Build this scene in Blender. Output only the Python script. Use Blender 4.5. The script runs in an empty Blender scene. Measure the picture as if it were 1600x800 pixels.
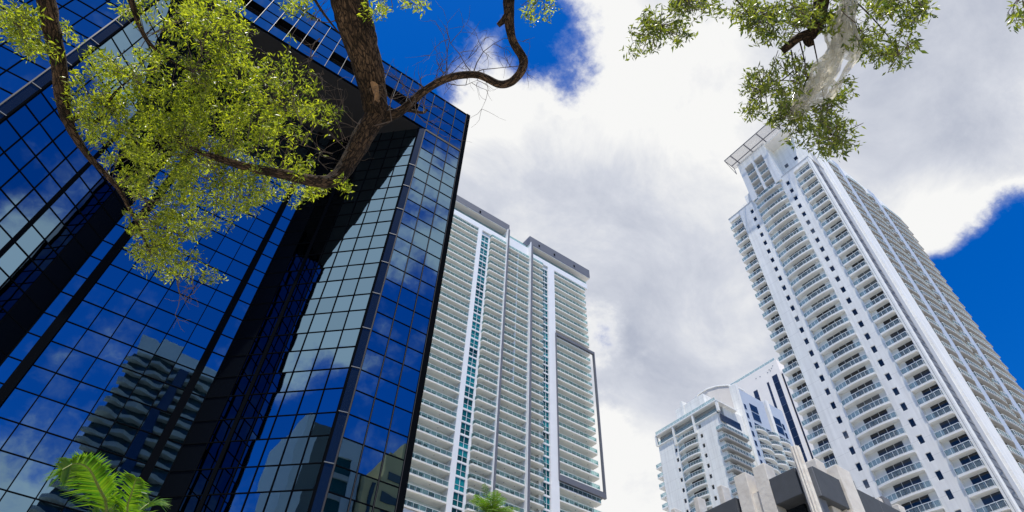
import bpy, bmesh, math, random
from mathutils import Vector, Matrix, Euler
random.seed(7)
R = math.radians
SC = bpy.context.scene
COL = SC.collection

# ------------------------------------------------------------------ camera
# World axes follow the street grid: X along one street, Y along the other.
FOC, PITCH, ROLL, AZ, EYE = 960.0, R(48.08), R(2.93), R(56.48), 1.6
_f = Vector((0, math.cos(PITCH), math.sin(PITCH))); _u = Vector((0, -math.sin(PITCH), math.cos(PITCH))); _r = Vector((1, 0, 0))
_rr = math.cos(ROLL)*_r + math.sin(ROLL)*_u
_uu = -math.sin(ROLL)*_r + math.cos(ROLL)*_u
GA = Vector((math.sin(AZ), math.cos(AZ), 0)); GB = Vector((-math.cos(AZ), math.sin(AZ), 0))
def grid(v): return Vector((v.dot(GA), v.dot(GB), v.z))
CF, CR, CU = grid(_f), grid(_rr), grid(_uu)
HEAD = grid(Vector((0, 1, 0))); RIGHT = grid(Vector((1, 0, 0)))
CAM = Vector((0, 0, EYE))
cd = bpy.data.cameras.new('camera'); cam = bpy.data.objects.new('camera', cd); COL.objects.link(cam)
cam.matrix_world = Matrix(((CR.x, CU.x, -CF.x, 0), (CR.y, CU.y, -CF.y, 0), (CR.z, CU.z, -CF.z, EYE), (0, 0, 0, 1)))
cd.sensor_width = 36.0; cd.lens = 36.0*FOC/1600.0; cd.clip_start = 0.05; cd.clip_end = 6000
SC.camera = cam
def ray(px, py): return (CF*FOC + CR*(px-800) - CU*(py-400)).normalized()
def at(px, py, d): return CAM + ray(px, py)*d

# ------------------------------------------------------------------ sun, sky, exposure
SUN_EL = R(74); SUN_AZ = Vector((-0.62, -0.78, 0)).normalized()
SUNV = Vector((SUN_AZ.x*math.cos(SUN_EL), SUN_AZ.y*math.cos(SUN_EL), math.sin(SUN_EL)))
sl = bpy.data.lights.new('sun', 'SUN'); sl.energy = 4.1; sl.angle = R(0.5); sl.color = (1.0, 0.95, 0.86)
so = bpy.data.objects.new('sun', sl); COL.objects.link(so); so.rotation_euler = SUNV.to_track_quat('Z', 'Y').to_euler(); so.location = (-60, -60, 250)
vs = SC.view_settings; vs.view_transform = 'Standard'; vs.look = 'None'; vs.gamma = 1.0; vs.use_curve_mapping = False; vs.exposure = 0.6
W = bpy.data.worlds.new('World'); SC.world = W; W.use_nodes = True
def build_sky():
    nt = W.node_tree; nt.nodes.clear(); N = nt.nodes; L = nt.links
    def nd(t, **k):
        n = N.new(t)
        for a, v in k.items(): setattr(n, a, v)
        return n
    out = nd('ShaderNodeOutputWorld'); bg = nd('ShaderNodeBackground'); bg.inputs[1].default_value = 0.1
    L.new(bg.outputs[0], out.inputs[0])
    sky = nd('ShaderNodeTexSky', sky_type='NISHITA'); sky.sun_disc = False
    sky.sun_elevation = SUN_EL; sky.sun_rotation = math.atan2(SUN_AZ.x, SUN_AZ.y); sky.air_density = 1.0; sky.dust_density = 0.3; sky.ozone_density = 3.0
    hs = nd('ShaderNodeHueSaturation'); hs.inputs['Saturation'].default_value = 1.45; hs.inputs['Value'].default_value = 0.80
    L.new(sky.outputs[0], hs.inputs['Color'])
    tint = nd('ShaderNodeMix', data_type='RGBA', blend_type='MULTIPLY'); tint.inputs[0].default_value = 1.0
    tint.inputs[7].default_value = (0.30, 0.86, 1.28, 1); L.new(hs.outputs[0], tint.inputs[6])
    tc = nd('ShaderNodeTexCoord')
    def math_(op, a, b=None, c=None, clamp=False):
        n = nd('ShaderNodeMath', operation=op); n.use_clamp = clamp
        for i, v in enumerate((a, b, c)):
            if v is None: continue
            if isinstance(v, (int, float)): n.inputs[i].default_value = v
            else: L.new(v, n.inputs[i])
        return n.outputs[0]
    def smooth(v, lo, hi, tlo=0.0, thi=1.0):
        n = nd('ShaderNodeMapRange', interpolation_type='SMOOTHSTEP')
        L.new(v, n.inputs[0])
        for i, x in zip((1, 2, 3, 4), (lo, hi, tlo, thi)): n.inputs[i].default_value = x
        return n.outputs[0]
    dirn = tc.outputs['Generated']
    nrm = nd('ShaderNodeVectorMath', operation='NORMALIZE'); L.new(dirn, nrm.inputs[0]); D = nrm.outputs[0]
    def noise(scale, detail, rough, off=(0, 0, 0), dist=0.0):
        m = nd('ShaderNodeMapping'); m.inputs['Location'].default_value = off; m.inputs['Scale'].default_value = (1, 1, 1.25); L.new(D, m.inputs[0])
        n = nd('ShaderNodeTexNoise'); n.inputs['Scale'].default_value = scale; n.inputs['Detail'].default_value = detail; n.inputs['Roughness'].default_value = rough; n.inputs['Distortion'].default_value = dist
        L.new(m.outputs[0], n.inputs['Vector']); return n.outputs['Fac']
    def blob(d, deg, w):
        v = nd('ShaderNodeVectorMath', operation='DOT_PRODUCT'); L.new(D, v.inputs[0]); v.inputs[1].default_value = d
        return smooth(v.outputs['Value'], math.cos(R(deg)), math.cos(R(deg*0.12)), 0.0, w)
    def total(lst, base):
        s = base
        for b in lst: s = math_('ADD', s, b)
        return s
    rf3 = lambda x, y: (lambda d: Vector((d.x, -d.y, d.z)))(ray(x, y))       # sky seen in the front panes
    rf4 = lambda x, y: (lambda d: Vector((-d.y, -d.x, d.z)))(ray(x, y))      # ... in the slanted panes facing left
    rf1 = lambda x, y: (lambda d: Vector((d.y, d.x, d.z)))(ray(x, y))        # ... in the slanted panes facing right
    cov = [blob(ray(1150, 330), 52, 1.0), blob(ray(850, 250), 20, 0.35), blob(ray(1420, 120), 25, 0.40), blob(ray(1300, 330), 20, 0.3), blob(ray(775, 125), 8, 0.35),
           blob(ray(1560, 440), 13, -1.35), blob(ray(1640, 620), 14, -1.3), blob(ray(1600, 345), 5.5, -0.6), blob(ray(1500, 620), 12, -1.0), blob(ray(1560, 270), 7, 0.5), blob(ray(1470, 345), 5, 0.3),
           blob(ray(690, 20), 13, -0.75), blob(ray(888, 85), 7.0, -1.0), blob(ray(640, 60), 9, -0.35), blob(ray(700, 70), 5, 0.45), blob(ray(560, -60), 18, -0.5), blob(ray(925, 515), 4.2, -0.62), blob(ray(945, 655), 4.0, -0.40), blob(ray(975, 775), 6, 0.3),
           blob(rf4(600, 340), 15, 0.58), blob(rf4(500, 500), 9, 0.45), blob(rf4(430, 570), 5, 0.4), blob(rf4(500, 640), 8, -0.5), blob(rf3(640, 345), 9, 0.52), blob(rf3(690, 250), 5, 0.35),
           blob(rf1(30, 410), 6, 0.50), blob(rf1(40, 210), 13, -0.75), blob(rf1(170, 260), 8, -0.15), blob(rf3(25, 740), 7, 0.45)]
    C = total(cov, math_('MULTIPLY', noise(1.6, 2, 0.5, (3.1, 1.7, 0.4)), 0.30))
    n1 = noise(3.6, 12, 0.60, (0.3, 4.2, 1.1), 0.35); n2 = noise(9, 10, 0.66, (7, 1, 2))
    dens = math_('ADD', C, math_('ADD', math_('MULTIPLY', math_('SUBTRACT', n1, 0.5), 1.9), math_('MULTIPLY', math_('SUBTRACT', n2, 0.5), 1.35)))
    mask = smooth(dens, 0.28, 0.72)
    wisp = math_('MULTIPLY', smooth(dens, 0.18, 0.55), 0.25)
    mask = math_('MAXIMUM', mask, wisp)
    br = [blob(ray(900, 150), 9, 0.38), blob(ray(1060, 110), 9, 0.32), blob(ray(740, 120), 7, 0.5), blob(ray(760, 230), 6, 0.25), blob(ray(1490, 345), 6, 0.55), blob(ray(970, 760), 8, 0.45), blob(ray(1120, 280), 9, 0.3), blob(ray(920, 20), 6, 0.5),
          blob(ray(1020, 440), 13, -0.12), blob(ray(830, 270), 9, -0.14), blob(ray(1430, 170), 16, -0.16), blob(ray(980, 600), 10, -0.05), blob(ray(1090, 520), 12, -0.06), blob(ray(1580, 120), 12, -0.2), blob(rf4(590, 360), 22, 0.5), blob(rf4(480, 540), 12, 0.5), blob(rf1(60, 360), 16, 0.8), blob(rf3(640, 345), 12, 0.8), blob(rf3(40, 730), 12, 0.6)]
    shade = total(br, math_('ADD', math_('MULTIPLY', math_('SUBTRACT', noise(4.6, 11, 0.66, (2, 9, 5), 0.4), 0.5), 1.6), 0.60))
    edge = smooth(dens, 0.40, 1.05, 0.75, 0.0)
    shade = math_('ADD', shade, edge)
    cr = nd('ShaderNodeValToRGB'); L.new(shade, cr.inputs[0])
    e = cr.color_ramp.elements; e[0].position = 0.0; e[0].color = (0.45, 0.49, 0.60, 1); e[1].position = 0.95; e[1].color = (0.98, 0.98, 0.97, 1)
    x = e.new(0.5); x.color = (0.68, 0.71, 0.79, 1)
    gain = nd('ShaderNodeMix', data_type='RGBA', blend_type='MULTIPLY'); gain.inputs[0].default_value = 1.0; gain.inputs[7].default_value = (CLOUD, CLOUD, CLOUD, 1); L.new(cr.outputs[0], gain.inputs[6])
    mix = nd('ShaderNodeMix', data_type='RGBA'); L.new(mask, mix.inputs[0]); L.new(tint.outputs[2], mix.inputs[6]); L.new(gain.outputs[2], mix.inputs[7])
    L.new(mix.outputs[2], bg.inputs[0])
CLOUD = 6.3
build_sky()

# ------------------------------------------------------------------ helpers
class MB:
    def __init__(s): s.v = []; s.f = []; s.bark = {}
    def quad(s, *p):
        n = len(s.v); s.v += [tuple(q) for q in p]; s.f.append(tuple(range(n, n+len(p)))); return s
    def box(s, x0, x1, y0, y1, z0, z1):
        n = len(s.v)
        s.v += [(x0,y0,z0),(x1,y0,z0),(x1,y1,z0),(x0,y1,z0),(x0,y0,z1),(x1,y0,z1),(x1,y1,z1),(x0,y1,z1)]
        s.f += [(n,n+3,n+2,n+1),(n+4,n+5,n+6,n+7),(n,n+1,n+5,n+4),(n+1,n+2,n+6,n+5),(n+2,n+3,n+7,n+6),(n+3,n,n+4,n+7)]
        return s
    def prism(s, poly, z0, z1):                      # poly counter-clockwise seen from above
        n = len(s.v); k = len(poly)
        s.v += [(x,y,z0) for x,y in poly] + [(x,y,z1) for x,y in poly]
        s.f.append(tuple(n+i for i in reversed(range(k)))); s.f.append(tuple(n+k+i for i in range(k)))
        for i in range(k):
            j = (i+1) % k; s.f.append((n+i, n+j, n+k+j, n+k+i))
        return s
    def bar(s, a, b, r, up=Vector((0,0,1)), w=None):
        a = Vector(a); b = Vector(b); d = (b-a).normalized()
        if abs(d.dot(up)) > 0.97: up = Vector((1,0,0))
        x = d.cross(up).normalized(); y = x.cross(d).normalized(); w = w or r
        n = len(s.v)
        for c in (a, b):
            for sx, sy in ((-1,-1),(1,-1),(1,1),(-1,1)): s.v.append(tuple(c + x*sx*w + y*sy*r))
        s.f += [(n,n+1,n+2,n+3),(n+7,n+6,n+5,n+4)] + [(n+i, n+4+i, n+4+(i+1)%4, n+(i+1)%4) for i in range(4)]
        return s
    def tube(s, pts, rad, seg=8, cap=True, wob=0.0):
        pts = [Vector(p) for p in pts]; n0 = len(s.v); prev = None
        for i, p in enumerate(pts):
            t = (pts[min(i+1, len(pts)-1)] - pts[max(i-1, 0)]).normalized()
            if prev is None:
                a = Vector((0,0,1)) if abs(t.z) < 0.9 else Vector((1,0,0)); x = t.cross(a).normalized()
            else:
                x = (prev - t*prev.dot(t)); x = x.normalized() if x.length > 1e-6 else t.orthogonal().normalized()
            prev = x; y = t.cross(x)
            for k in range(seg):
                an = 2*math.pi*k/seg; rr = rad[i]*(1 + (random.uniform(-wob, wob) if wob else 0))
                s.v.append(tuple(p + (x*math.cos(an) + y*math.sin(an))*rr))
        for i in range(len(pts)-1):
            for k in range(seg):
                a = n0+i*seg+k; b = n0+i*seg+(k+1) % seg; s.f.append((a, b, b+seg, a+seg))
        if cap:
            s.f.append(tuple(n0+k for k in reversed(range(seg)))); m = n0+(len(pts)-1)*seg; s.f.append(tuple(m+k for k in range(seg)))
        return s
    def mesh(s, name, smooth=False):
        m = bpy.data.meshes.new(name); m.from_pydata(s.v, [], s.f); m.update()
        if s.bark:
            at_ = m.attributes.new('bark', 'FLOAT_VECTOR', 'POINT'); buf = [0.0]*(3*len(s.v))
            for i, c in s.bark.items(): buf[3*i:3*i+3] = c
            at_.data.foreach_set('vector', buf)
        if smooth: m.polygons.foreach_set('use_smooth', [True]*len(m.polygons))
        return m
    def build(s, name, mat, parent=None, smooth=False, loc=None, label=None):
        return link(name, s.mesh(name, smooth), mat, parent, loc, label)
def link(name, me, mat, parent=None, loc=None, label=None):
    if mat and not me.materials: me.materials.append(mat)
    o = bpy.data.objects.new(name, me); COL.objects.link(o)
    if parent: o.parent = parent
    if loc is not None: o.location = loc
    if label: o['label'] = label
    return o
def thing(name, label, cat, loc=(0,0,0), group=None):
    o = bpy.data.objects.new(name, None); COL.objects.link(o); o.location = loc; o['label'] = label; o['category'] = cat
    o.empty_display_size = 0.5
    if group: o['group'] = group
    return o
def tag(o, label, cat, group=None):
    o['label'] = label; o['category'] = cat
    if group: o['group'] = group
    return o
def structure(o, label, cat): o['kind'] = 'structure'; o['label'] = label; o['category'] = cat; return o
def catmull(pts, n=6):
    P = [Vector(p) for p in pts]; P = [P[0]*2-P[1]] + P + [P[-1]*2-P[-2]]; out = []
    for i in range(1, len(P)-2):
        for k in range(n):
            t = k/n; a, b, c, d = P[i-1], P[i], P[i+1], P[i+2]
            out.append(0.5*((2*b)+(c-a)*t+(2*a-5*b+4*c-d)*t*t+(3*b-a-3*c+d)*t**3))
    out.append(P[-2]); return out
def lerpl(vals, n):
    out = []
    for i in range(len(vals)-1):
        for k in range(n): out.append(vals[i]+(vals[i+1]-vals[i])*k/n)
    out.append(vals[-1]); return out

# ------------------------------------------------------------------ materials
def mat(name, col, rough=0.6, metal=0.0, var=0.0, vscale=2.0, bump=0.0, bscale=20.0, spec=None, col2=None, objvar=0.0, stretch=None, bdist=0.02):
    m = bpy.data.materials.new(name); m.use_nodes = True; nt = m.node_tree; N = nt.nodes; L = nt.links
    b = N['Principled BSDF']; b.inputs['Roughness'].default_value = rough; b.inputs['Metallic'].default_value = metal
    if spec is not None: b.inputs['Specular IOR Level'].default_value = spec
    b.inputs['Base Color'].default_value = (*col, 1)
    g = N.new('ShaderNodeNewGeometry'); v = g.outputs['Position']
    if stretch:
        mp = N.new('ShaderNodeMapping'); mp.inputs['Scale'].default_value = stretch; L.new(v, mp.inputs[0]); v = mp.outputs[0]
    if var or col2:
        n = N.new('ShaderNodeTexNoise'); n.inputs['Scale'].default_value = vscale; n.inputs['Detail'].default_value = 6; n.inputs['Roughness'].default_value = 0.6; L.new(v, n.inputs['Vector'])
        mr = N.new('ShaderNodeMapRange'); mr.inputs[1].default_value = 0.3; mr.inputs[2].default_value = 0.7; L.new(n.outputs['Fac'], mr.inputs[0])
        mx = N.new('ShaderNodeMix'); mx.data_type = 'RGBA'; c2 = col2 or tuple(c*(1-var) for c in col)
        mx.inputs[6].default_value = (*col, 1); mx.inputs[7].default_value = (*c2, 1); L.new(mr.outputs[0], mx.inputs[0]); src = mx.outputs[2]
    else: src = None
    if objvar:
        oi = N.new('ShaderNodeObjectInfo'); mr = N.new('ShaderNodeMapRange'); mr.inputs[3].default_value = 1-objvar; mr.inputs[4].default_value = 1+objvar; L.new(oi.outputs['Random'], mr.inputs[0])
        mu = N.new('ShaderNodeMix'); mu.data_type = 'RGBA'; mu.blend_type = 'MULTIPLY'; mu.inputs[0].default_value = 1
        if src: L.new(src, mu.inputs[6])
        else: mu.inputs[6].default_value = (*col, 1)
        cc = N.new('ShaderNodeCombineColor'); 
        for i in range(3): L.new(mr.outputs[0], cc.inputs[i])
        L.new(cc.outputs[0], mu.inputs[7]); src = mu.outputs[2]
    if src: L.new(src, b.inputs['Base Color'])
    if bump:
        n = N.new('ShaderNodeTexNoise'); n.inputs['Scale'].default_value = bscale; n.inputs['Detail'].default_value = 5; L.new(v, n.inputs['Vector'])
        bp = N.new('ShaderNodeBump'); bp.inputs['Strength'].default_value = bump; bp.inputs['Distance'].default_value = bdist; L.new(n.outputs['Fac'], bp.inputs['Height']); L.new(bp.outputs[0], b.inputs['Normal'])
    return m
def joint_stucco(name, col, pitch, off, width=0.05, dark=0.8):
    # painted stucco with a scored joint at each storey and soft weather streaks
    m = mat(name, col, 0.75, var=0.07, vscale=0.6, bump=0.25, bscale=6.0)
    nt = m.node_tree; N = nt.nodes; L = nt.links; b = N['Principled BSDF']; src = b.inputs['Base Color'].links[0].from_socket
    g = N.new('ShaderNodeNewGeometry'); sp = N.new('ShaderNodeSeparateXYZ'); L.new(g.outputs['Position'], sp.inputs[0])
    a = N.new('ShaderNodeMath'); a.operation = 'SUBTRACT'; L.new(sp.outputs[2], a.inputs[0]); a.inputs[1].default_value = off
    p = N.new('ShaderNodeMath'); p.operation = 'WRAP'; L.new(a.outputs[0], p.inputs[0]); p.inputs[1].default_value = pitch/2; p.inputs[2].default_value = -pitch/2
    ab = N.new('ShaderNodeMath'); ab.operation = 'ABSOLUTE'; L.new(p.outputs[0], ab.inputs[0])
    lt = N.new('ShaderNodeMath'); lt.operation = 'LESS_THAN'; L.new(ab.outputs[0], lt.inputs[0]); lt.inputs[1].default_value = width/2
    mp = N.new('ShaderNodeMapping'); mp.inputs['Scale'].default_value = (1.6, 1.6, 0.07); L.new(g.outputs['Position'], mp.inputs[0])
    n = N.new('ShaderNodeTexNoise'); n.inputs['Scale'].default_value = 1.0; n.inputs['Detail'].default_value = 5; L.new(mp.outputs[0], n.inputs['Vector'])
    mr = N.new('ShaderNodeMapRange'); mr.inputs[1].default_value = 0.35; mr.inputs[2].default_value = 0.75; mr.inputs[3].default_value = 1.03; mr.inputs[4].default_value = 0.84; L.new(n.outputs['Fac'], mr.inputs[0])
    md = N.new('ShaderNodeMapRange'); md.inputs[3].default_value = 1.0; md.inputs[4].default_value = dark; L.new(lt.outputs[0], md.inputs[0])
    mu = N.new('ShaderNodeMath'); mu.operation = 'MULTIPLY'; L.new(mr.outputs[0], mu.inputs[0]); L.new(md.outputs[0], mu.inputs[1])
    vm = N.new('ShaderNodeVectorMath'); vm.operation = 'SCALE'; L.new(src, vm.inputs[0]); L.new(mu.outputs[0], vm.inputs['Scale']); L.new(vm.outputs[0], b.inputs['Base Color'])
    return m
def mirror_glass(name, col, wave=0.006, rough=0.012):
    m = bpy.data.materials.new(name); m.use_nodes = True; N = m.node_tree.nodes; L = m.node_tree.links; b = N['Principled BSDF']
    b.inputs['Metallic'].default_value = 1.0; b.inputs['Roughness'].default_value = rough; b.inputs['Base Color'].default_value = (*col, 1)
    g = N.new('ShaderNodeNewGeometry'); oi = N.new('ShaderNodeObjectInfo')
    ad = N.new('ShaderNodeVectorMath'); ad.operation = 'MULTIPLY_ADD'; L.new(oi.outputs['Random'], ad.inputs[0]); ad.inputs[1].default_value = (40, 17, 9); L.new(g.outputs['Position'], ad.inputs[2])
    n = N.new('ShaderNodeTexNoise'); n.inputs['Scale'].default_value = 0.42; n.inputs['Detail'].default_value = 2.0; n.inputs['Roughness'].default_value = 0.35; L.new(ad.outputs[0], n.inputs['Vector'])
    bp = N.new('ShaderNodeBump'); bp.inputs['Strength'].default_value = 1.0; bp.inputs['Distance'].default_value = wave; L.new(n.outputs['Fac'], bp.inputs['Height']); L.new(bp.outputs[0], b.inputs['Normal'])
    mr = N.new('ShaderNodeMapRange'); mr.inputs[3].default_value = 0.90; mr.inputs[4].default_value = 1.06; L.new(oi.outputs['Random'], mr.inputs[0])
    vm = N.new('ShaderNodeVectorMath'); vm.operation = 'SCALE'; vm.inputs[0].default_value = col; L.new(mr.outputs[0], vm.inputs['Scale']); L.new(vm.outputs[0], b.inputs['Base Color'])
    return m
def rail_glass(name, tint, body, fac):
    m = bpy.data.materials.new(name); m.use_nodes = True; N = m.node_tree.nodes; L = m.node_tree.links; b = N['Principled BSDF']
    b.inputs['Base Color'].default_value = (*body, 1); b.inputs['Roughness'].default_value = 0.05
    t = N.new('ShaderNodeBsdfTransparent'); t.inputs[0].default_value = (*tint, 1)
    mx = N.new('ShaderNodeMixShader'); mx.inputs[0].default_value = fac; L.new(t.outputs[0], mx.inputs[1]); L.new(b.outputs[0], mx.inputs[2])
    L.new(mx.outputs[0], N['Material Output'].inputs[0]); return m
def leaf_mat(name, c1, c2, tr, rough=0.38, trans=0.5):
    m = bpy.data.materials.new(name); m.use_nodes = True; N = m.node_tree.nodes; L = m.node_tree.links; b = N['Principled BSDF']
    b.inputs['Roughness'].default_value = rough
    g = N.new('ShaderNodeNewGeometry'); wn = N.new('ShaderNodeMix'); wn.data_type = 'RGBA'; wn.inputs[6].default_value = (*c1, 1); wn.inputs[7].default_value = (*c2, 1); L.new(g.outputs['Random Per Island'], wn.inputs[0])
    L.new(wn.outputs[2], b.inputs['Base Color'])
    t = N.new('ShaderNodeBsdfTranslucent'); mu = N.new('ShaderNodeMix'); mu.data_type = 'RGBA'; mu.blend_type = 'MULTIPLY'; mu.inputs[0].default_value = 1; L.new(wn.outputs[2], mu.inputs[6]); mu.inputs[7].default_value = (*tr, 1); L.new(mu.outputs[2], t.inputs[0])
    mx = N.new('ShaderNodeMixShader'); mx.inputs[0].default_value = trans; L.new(b.outputs[0], mx.inputs[1]); L.new(t.outputs[0], mx.inputs[2]); L.new(mx.outputs[0], N['Material Output'].inputs[0]); return m

M = {}
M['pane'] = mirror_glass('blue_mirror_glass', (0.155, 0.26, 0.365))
M['pane_dim_reflect'] = mirror_glass('dim_reflection_glass', (0.045, 0.075, 0.12))  # dim double reflection inside the recess painted into the pane colour
M['pane_black'] = mat('flat_black_glass', (0.003, 0.004, 0.006), 0.2, spec=0.08)  # plain black column of panes at each inner corner of the recess
M['mullion'] = mat('dark_bronze_mullion', (0.004, 0.005, 0.007), 0.8, spec=0.0)
M['mullion_edge'] = mat('pale_mullion_trim', (0.045, 0.043, 0.042), 0.5, 0.2)  # a little paler than the mullions, for thin edge bars
M['pier_metal'] = mat('dark_blue_pier_panel', (0.020, 0.034, 0.050), 0.16, 0.8)
M['soffit'] = mat('black_soffit', (0.008, 0.008, 0.010), 0.7)
M['louver'] = mat('black_louver', (0.01, 0.01, 0.012), 0.6)
M['ring'] = mat('pale_joint_trim', (0.14, 0.15, 0.16), 0.5, 0.3)
M['t_wall'] = joint_stucco('white_stucco', (0.84, 0.84, 0.81), 3.0, 122.0, 0.07, 0.80)
M['t_side'] = joint_stucco('white_stucco_side', (0.83, 0.83, 0.81), 6.0, 122.0, 0.07, 0.80)
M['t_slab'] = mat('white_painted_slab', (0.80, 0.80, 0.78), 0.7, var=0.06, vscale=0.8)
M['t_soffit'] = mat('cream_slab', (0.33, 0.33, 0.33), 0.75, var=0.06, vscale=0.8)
M['t_grey'] = mat('grey_louvre_strip', (0.20, 0.21, 0.225), 0.6, var=0.15, vscale=0.6)
M['t_lgrey'] = mat('light_grey_stucco', (0.48, 0.49, 0.50), 0.7, var=0.06, vscale=0.5)
M['t_blue'] = mat('pale_blue_wall', (0.46, 0.52, 0.62), 0.7, var=0.06, vscale=0.5)
def blind_glass(name, dark, blind, share):
    m = mat(name, dark, 0.05, spec=0.6); N = m.node_tree.nodes; L = m.node_tree.links; b = N['Principled BSDF']
    oi = N.new('ShaderNodeObjectInfo'); rp = N.new('ShaderNodeValToRGB'); rp.color_ramp.interpolation = 'CONSTANT'; e = rp.color_ramp.elements
    e[0].color = (*dark, 1); e[1].position = 1-share; e[1].color = (*blind, 1); x = e.new((1-share)*.55); x.color = (*[c*2.2 for c in dark], 1)
    L.new(oi.outputs['Random'], rp.inputs[0]); L.new(rp.outputs[0], b.inputs['Base Color']); return m
M['door'] = blind_glass('dark_door_glass', (0.010, 0.014, 0.020), (0.11, 0.12, 0.125), .16)
M['door_blue'] = mat('blue_window_glass', (0.018, 0.028, 0.05), 0.05, spec=0.8, objvar=0.4)
M['frame_w'] = mat('white_window_frame', (0.72, 0.74, 0.75), 0.5)
M['rail_w'] = mat('white_railing', (0.80, 0.82, 0.82), 0.45)
M['rail_glass'] = rail_glass('blue_tinted_rail_glass', (0.72, 0.83, 0.86), (0.42, 0.50, 0.52), 0.20)
M['rail_teal'] = rail_glass('teal_tinted_rail_glass', (0.66, 0.82, 0.82), (0.28, 0.38, 0.38), 0.13)
M['steel'] = mat('grey_steel_trellis', (0.16, 0.16, 0.18), 0.5, 0.4)
M['mesh'] = rail_glass('thin_trellis_mesh', (0.93, 0.93, 0.94), (0.45, 0.45, 0.47), 0.22)
M['m_wall'] = mat('white_mid_wall', (0.82, 0.82, 0.82), 0.7, var=0.05, vscale=0.4)
M['m_slab'] = mat('cream_mid_slab', (0.80, 0.78, 0.72), 0.75, var=0.06, vscale=0.5, objvar=0.03)
M['m_back'] = mat('mid_back_wall', (0.56, 0.62, 0.62), 0.7)
M['m_grey'] = mat('slate_grey_paint', (0.135, 0.14, 0.165), 0.6, var=0.06, vscale=0.5)
M['m_teal'] = mat('teal_window_glass', (0.006, 0.130, 0.145), 0.2, spec=0.25, objvar=0.75)
M['m_pane'] = mat('teal_door_glass', (0.010, 0.075, 0.080), 0.06, spec=0.6, objvar=0.6)
M['far_wall'] = mat('warm_white_far_wall', (0.84, 0.78, 0.71), 0.7, var=0.05, vscale=0.3)
M['drum'] = mat('beige_drum', (0.60, 0.57, 0.54), 0.8, var=0.1, vscale=0.3)
M['far_glass'] = mat('dark_far_glass', (0.02, 0.028, 0.05), 0.08, spec=0.6, objvar=0.4)
M['stone'] = mat('cream_limestone', (0.76, 0.72, 0.65), 0.85, col2=(0.64, 0.59, 0.52), vscale=1.3, bump=0.5, bscale=3.0, bdist=0.05)
M['stone_w'] = mat('white_limestone', (0.80, 0.76, 0.68), 0.8, col2=(0.66, 0.60, 0.52), vscale=2.0, bump=0.5, bscale=3.0, bdist=0.05)
M['slate'] = mat('charcoal_stucco', (0.070, 0.078, 0.090), 0.8, var=0.18, vscale=1.5, bump=0.3, bscale=5)
M['slate2'] = mat('mid_grey_stucco', (0.16, 0.17, 0.19), 0.8, var=0.15, vscale=1.5)
def bark_mat():
    m = bpy.data.materials.new('tree_bark'); m.use_nodes = True; N = m.node_tree.nodes; L = m.node_tree.links; b = N['Principled BSDF']; b.inputs['Roughness'].default_value = 0.9; b.inputs['Specular IOR Level'].default_value = 0.2
    at_ = N.new('ShaderNodeAttribute'); at_.attribute_name = 'bark'; mp = N.new('ShaderNodeMapping'); mp.inputs['Scale'].default_value = (1, 1, .32); L.new(at_.outputs['Vector'], mp.inputs[0])
    def nz(sc, det, rough, src): n = N.new('ShaderNodeTexNoise'); n.inputs['Scale'].default_value = sc; n.inputs['Detail'].default_value = det; n.inputs['Roughness'].default_value = rough; L.new(src, n.inputs['Vector']); return n.outputs['Fac']
    wp = N.new('ShaderNodeTexNoise'); wp.inputs['Scale'].default_value = 9; wp.inputs['Detail'].default_value = 3; L.new(mp.outputs[0], wp.inputs['Vector'])
    ad = N.new('ShaderNodeVectorMath'); ad.operation = 'MULTIPLY_ADD'; L.new(wp.outputs['Color'], ad.inputs[0]); ad.inputs[1].default_value = (.14, .14, .14); L.new(mp.outputs[0], ad.inputs[2])
    vo = N.new('ShaderNodeTexVoronoi'); vo.feature = 'DISTANCE_TO_EDGE'; vo.inputs['Scale'].default_value = 34; L.new(ad.outputs[0], vo.inputs['Vector'])
    cr = N.new('ShaderNodeMapRange'); cr.inputs[1].default_value = 0.0; cr.inputs[2].default_value = 0.13; cr.inputs[3].default_value = 0.35; L.new(vo.outputs['Distance'], cr.inputs[0])
    n1 = nz(42, 10, .72, mp.outputs[0]); n2 = nz(4, 4, .6, at_.outputs['Vector'])
    mu = N.new('ShaderNodeMath'); mu.operation = 'MULTIPLY'; L.new(cr.outputs[0], mu.inputs[0]); L.new(n1, mu.inputs[1])
    rp = N.new('ShaderNodeValToRGB'); L.new(mu.outputs[0], rp.inputs[0]); e = rp.color_ramp.elements; e[0].position = .04; e[0].color = (.010, .007, .005, 1); e[1].position = .62; e[1].color = (.17, .105, .06, 1); x = e.new(.38); x.color = (.038, .024, .015, 1)
    mr = N.new('ShaderNodeMapRange'); mr.inputs[1].default_value = .35; mr.inputs[2].default_value = .68; mr.inputs[3].default_value = .25; mr.inputs[4].default_value = 1.25; L.new(n2, mr.inputs[0])  # broad bark tone, contrast raised to paint in dappled light and shadow
    vm = N.new('ShaderNodeVectorMath'); vm.operation = 'SCALE'; L.new(rp.outputs[0], vm.inputs[0]); L.new(mr.outputs[0], vm.inputs['Scale']); L.new(vm.outputs[0], b.inputs['Base Color'])
    bp = N.new('ShaderNodeBump'); bp.inputs['Strength'].default_value = 1.0; bp.inputs['Distance'].default_value = .05; L.new(mu.outputs[0], bp.inputs['Height']); L.new(bp.outputs[0], b.inputs['Normal']); return m
M['bark'] = bark_mat()
M['bark_pale'] = mat('pale_scar', (0.26, 0.145, 0.065), 0.85, col2=(0.09, 0.05, 0.025), vscale=26, bump=.6, bscale=40)
M['twig'] = mat('dry_twig', (0.075, 0.055, 0.045), 0.9)
M['leaf'] = leaf_mat('oak_leaf', (0.030, 0.058, 0.005), (0.25, 0.278, 0.020), (2.7, 2.7, 1.0), 0.40, 0.52)
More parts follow.
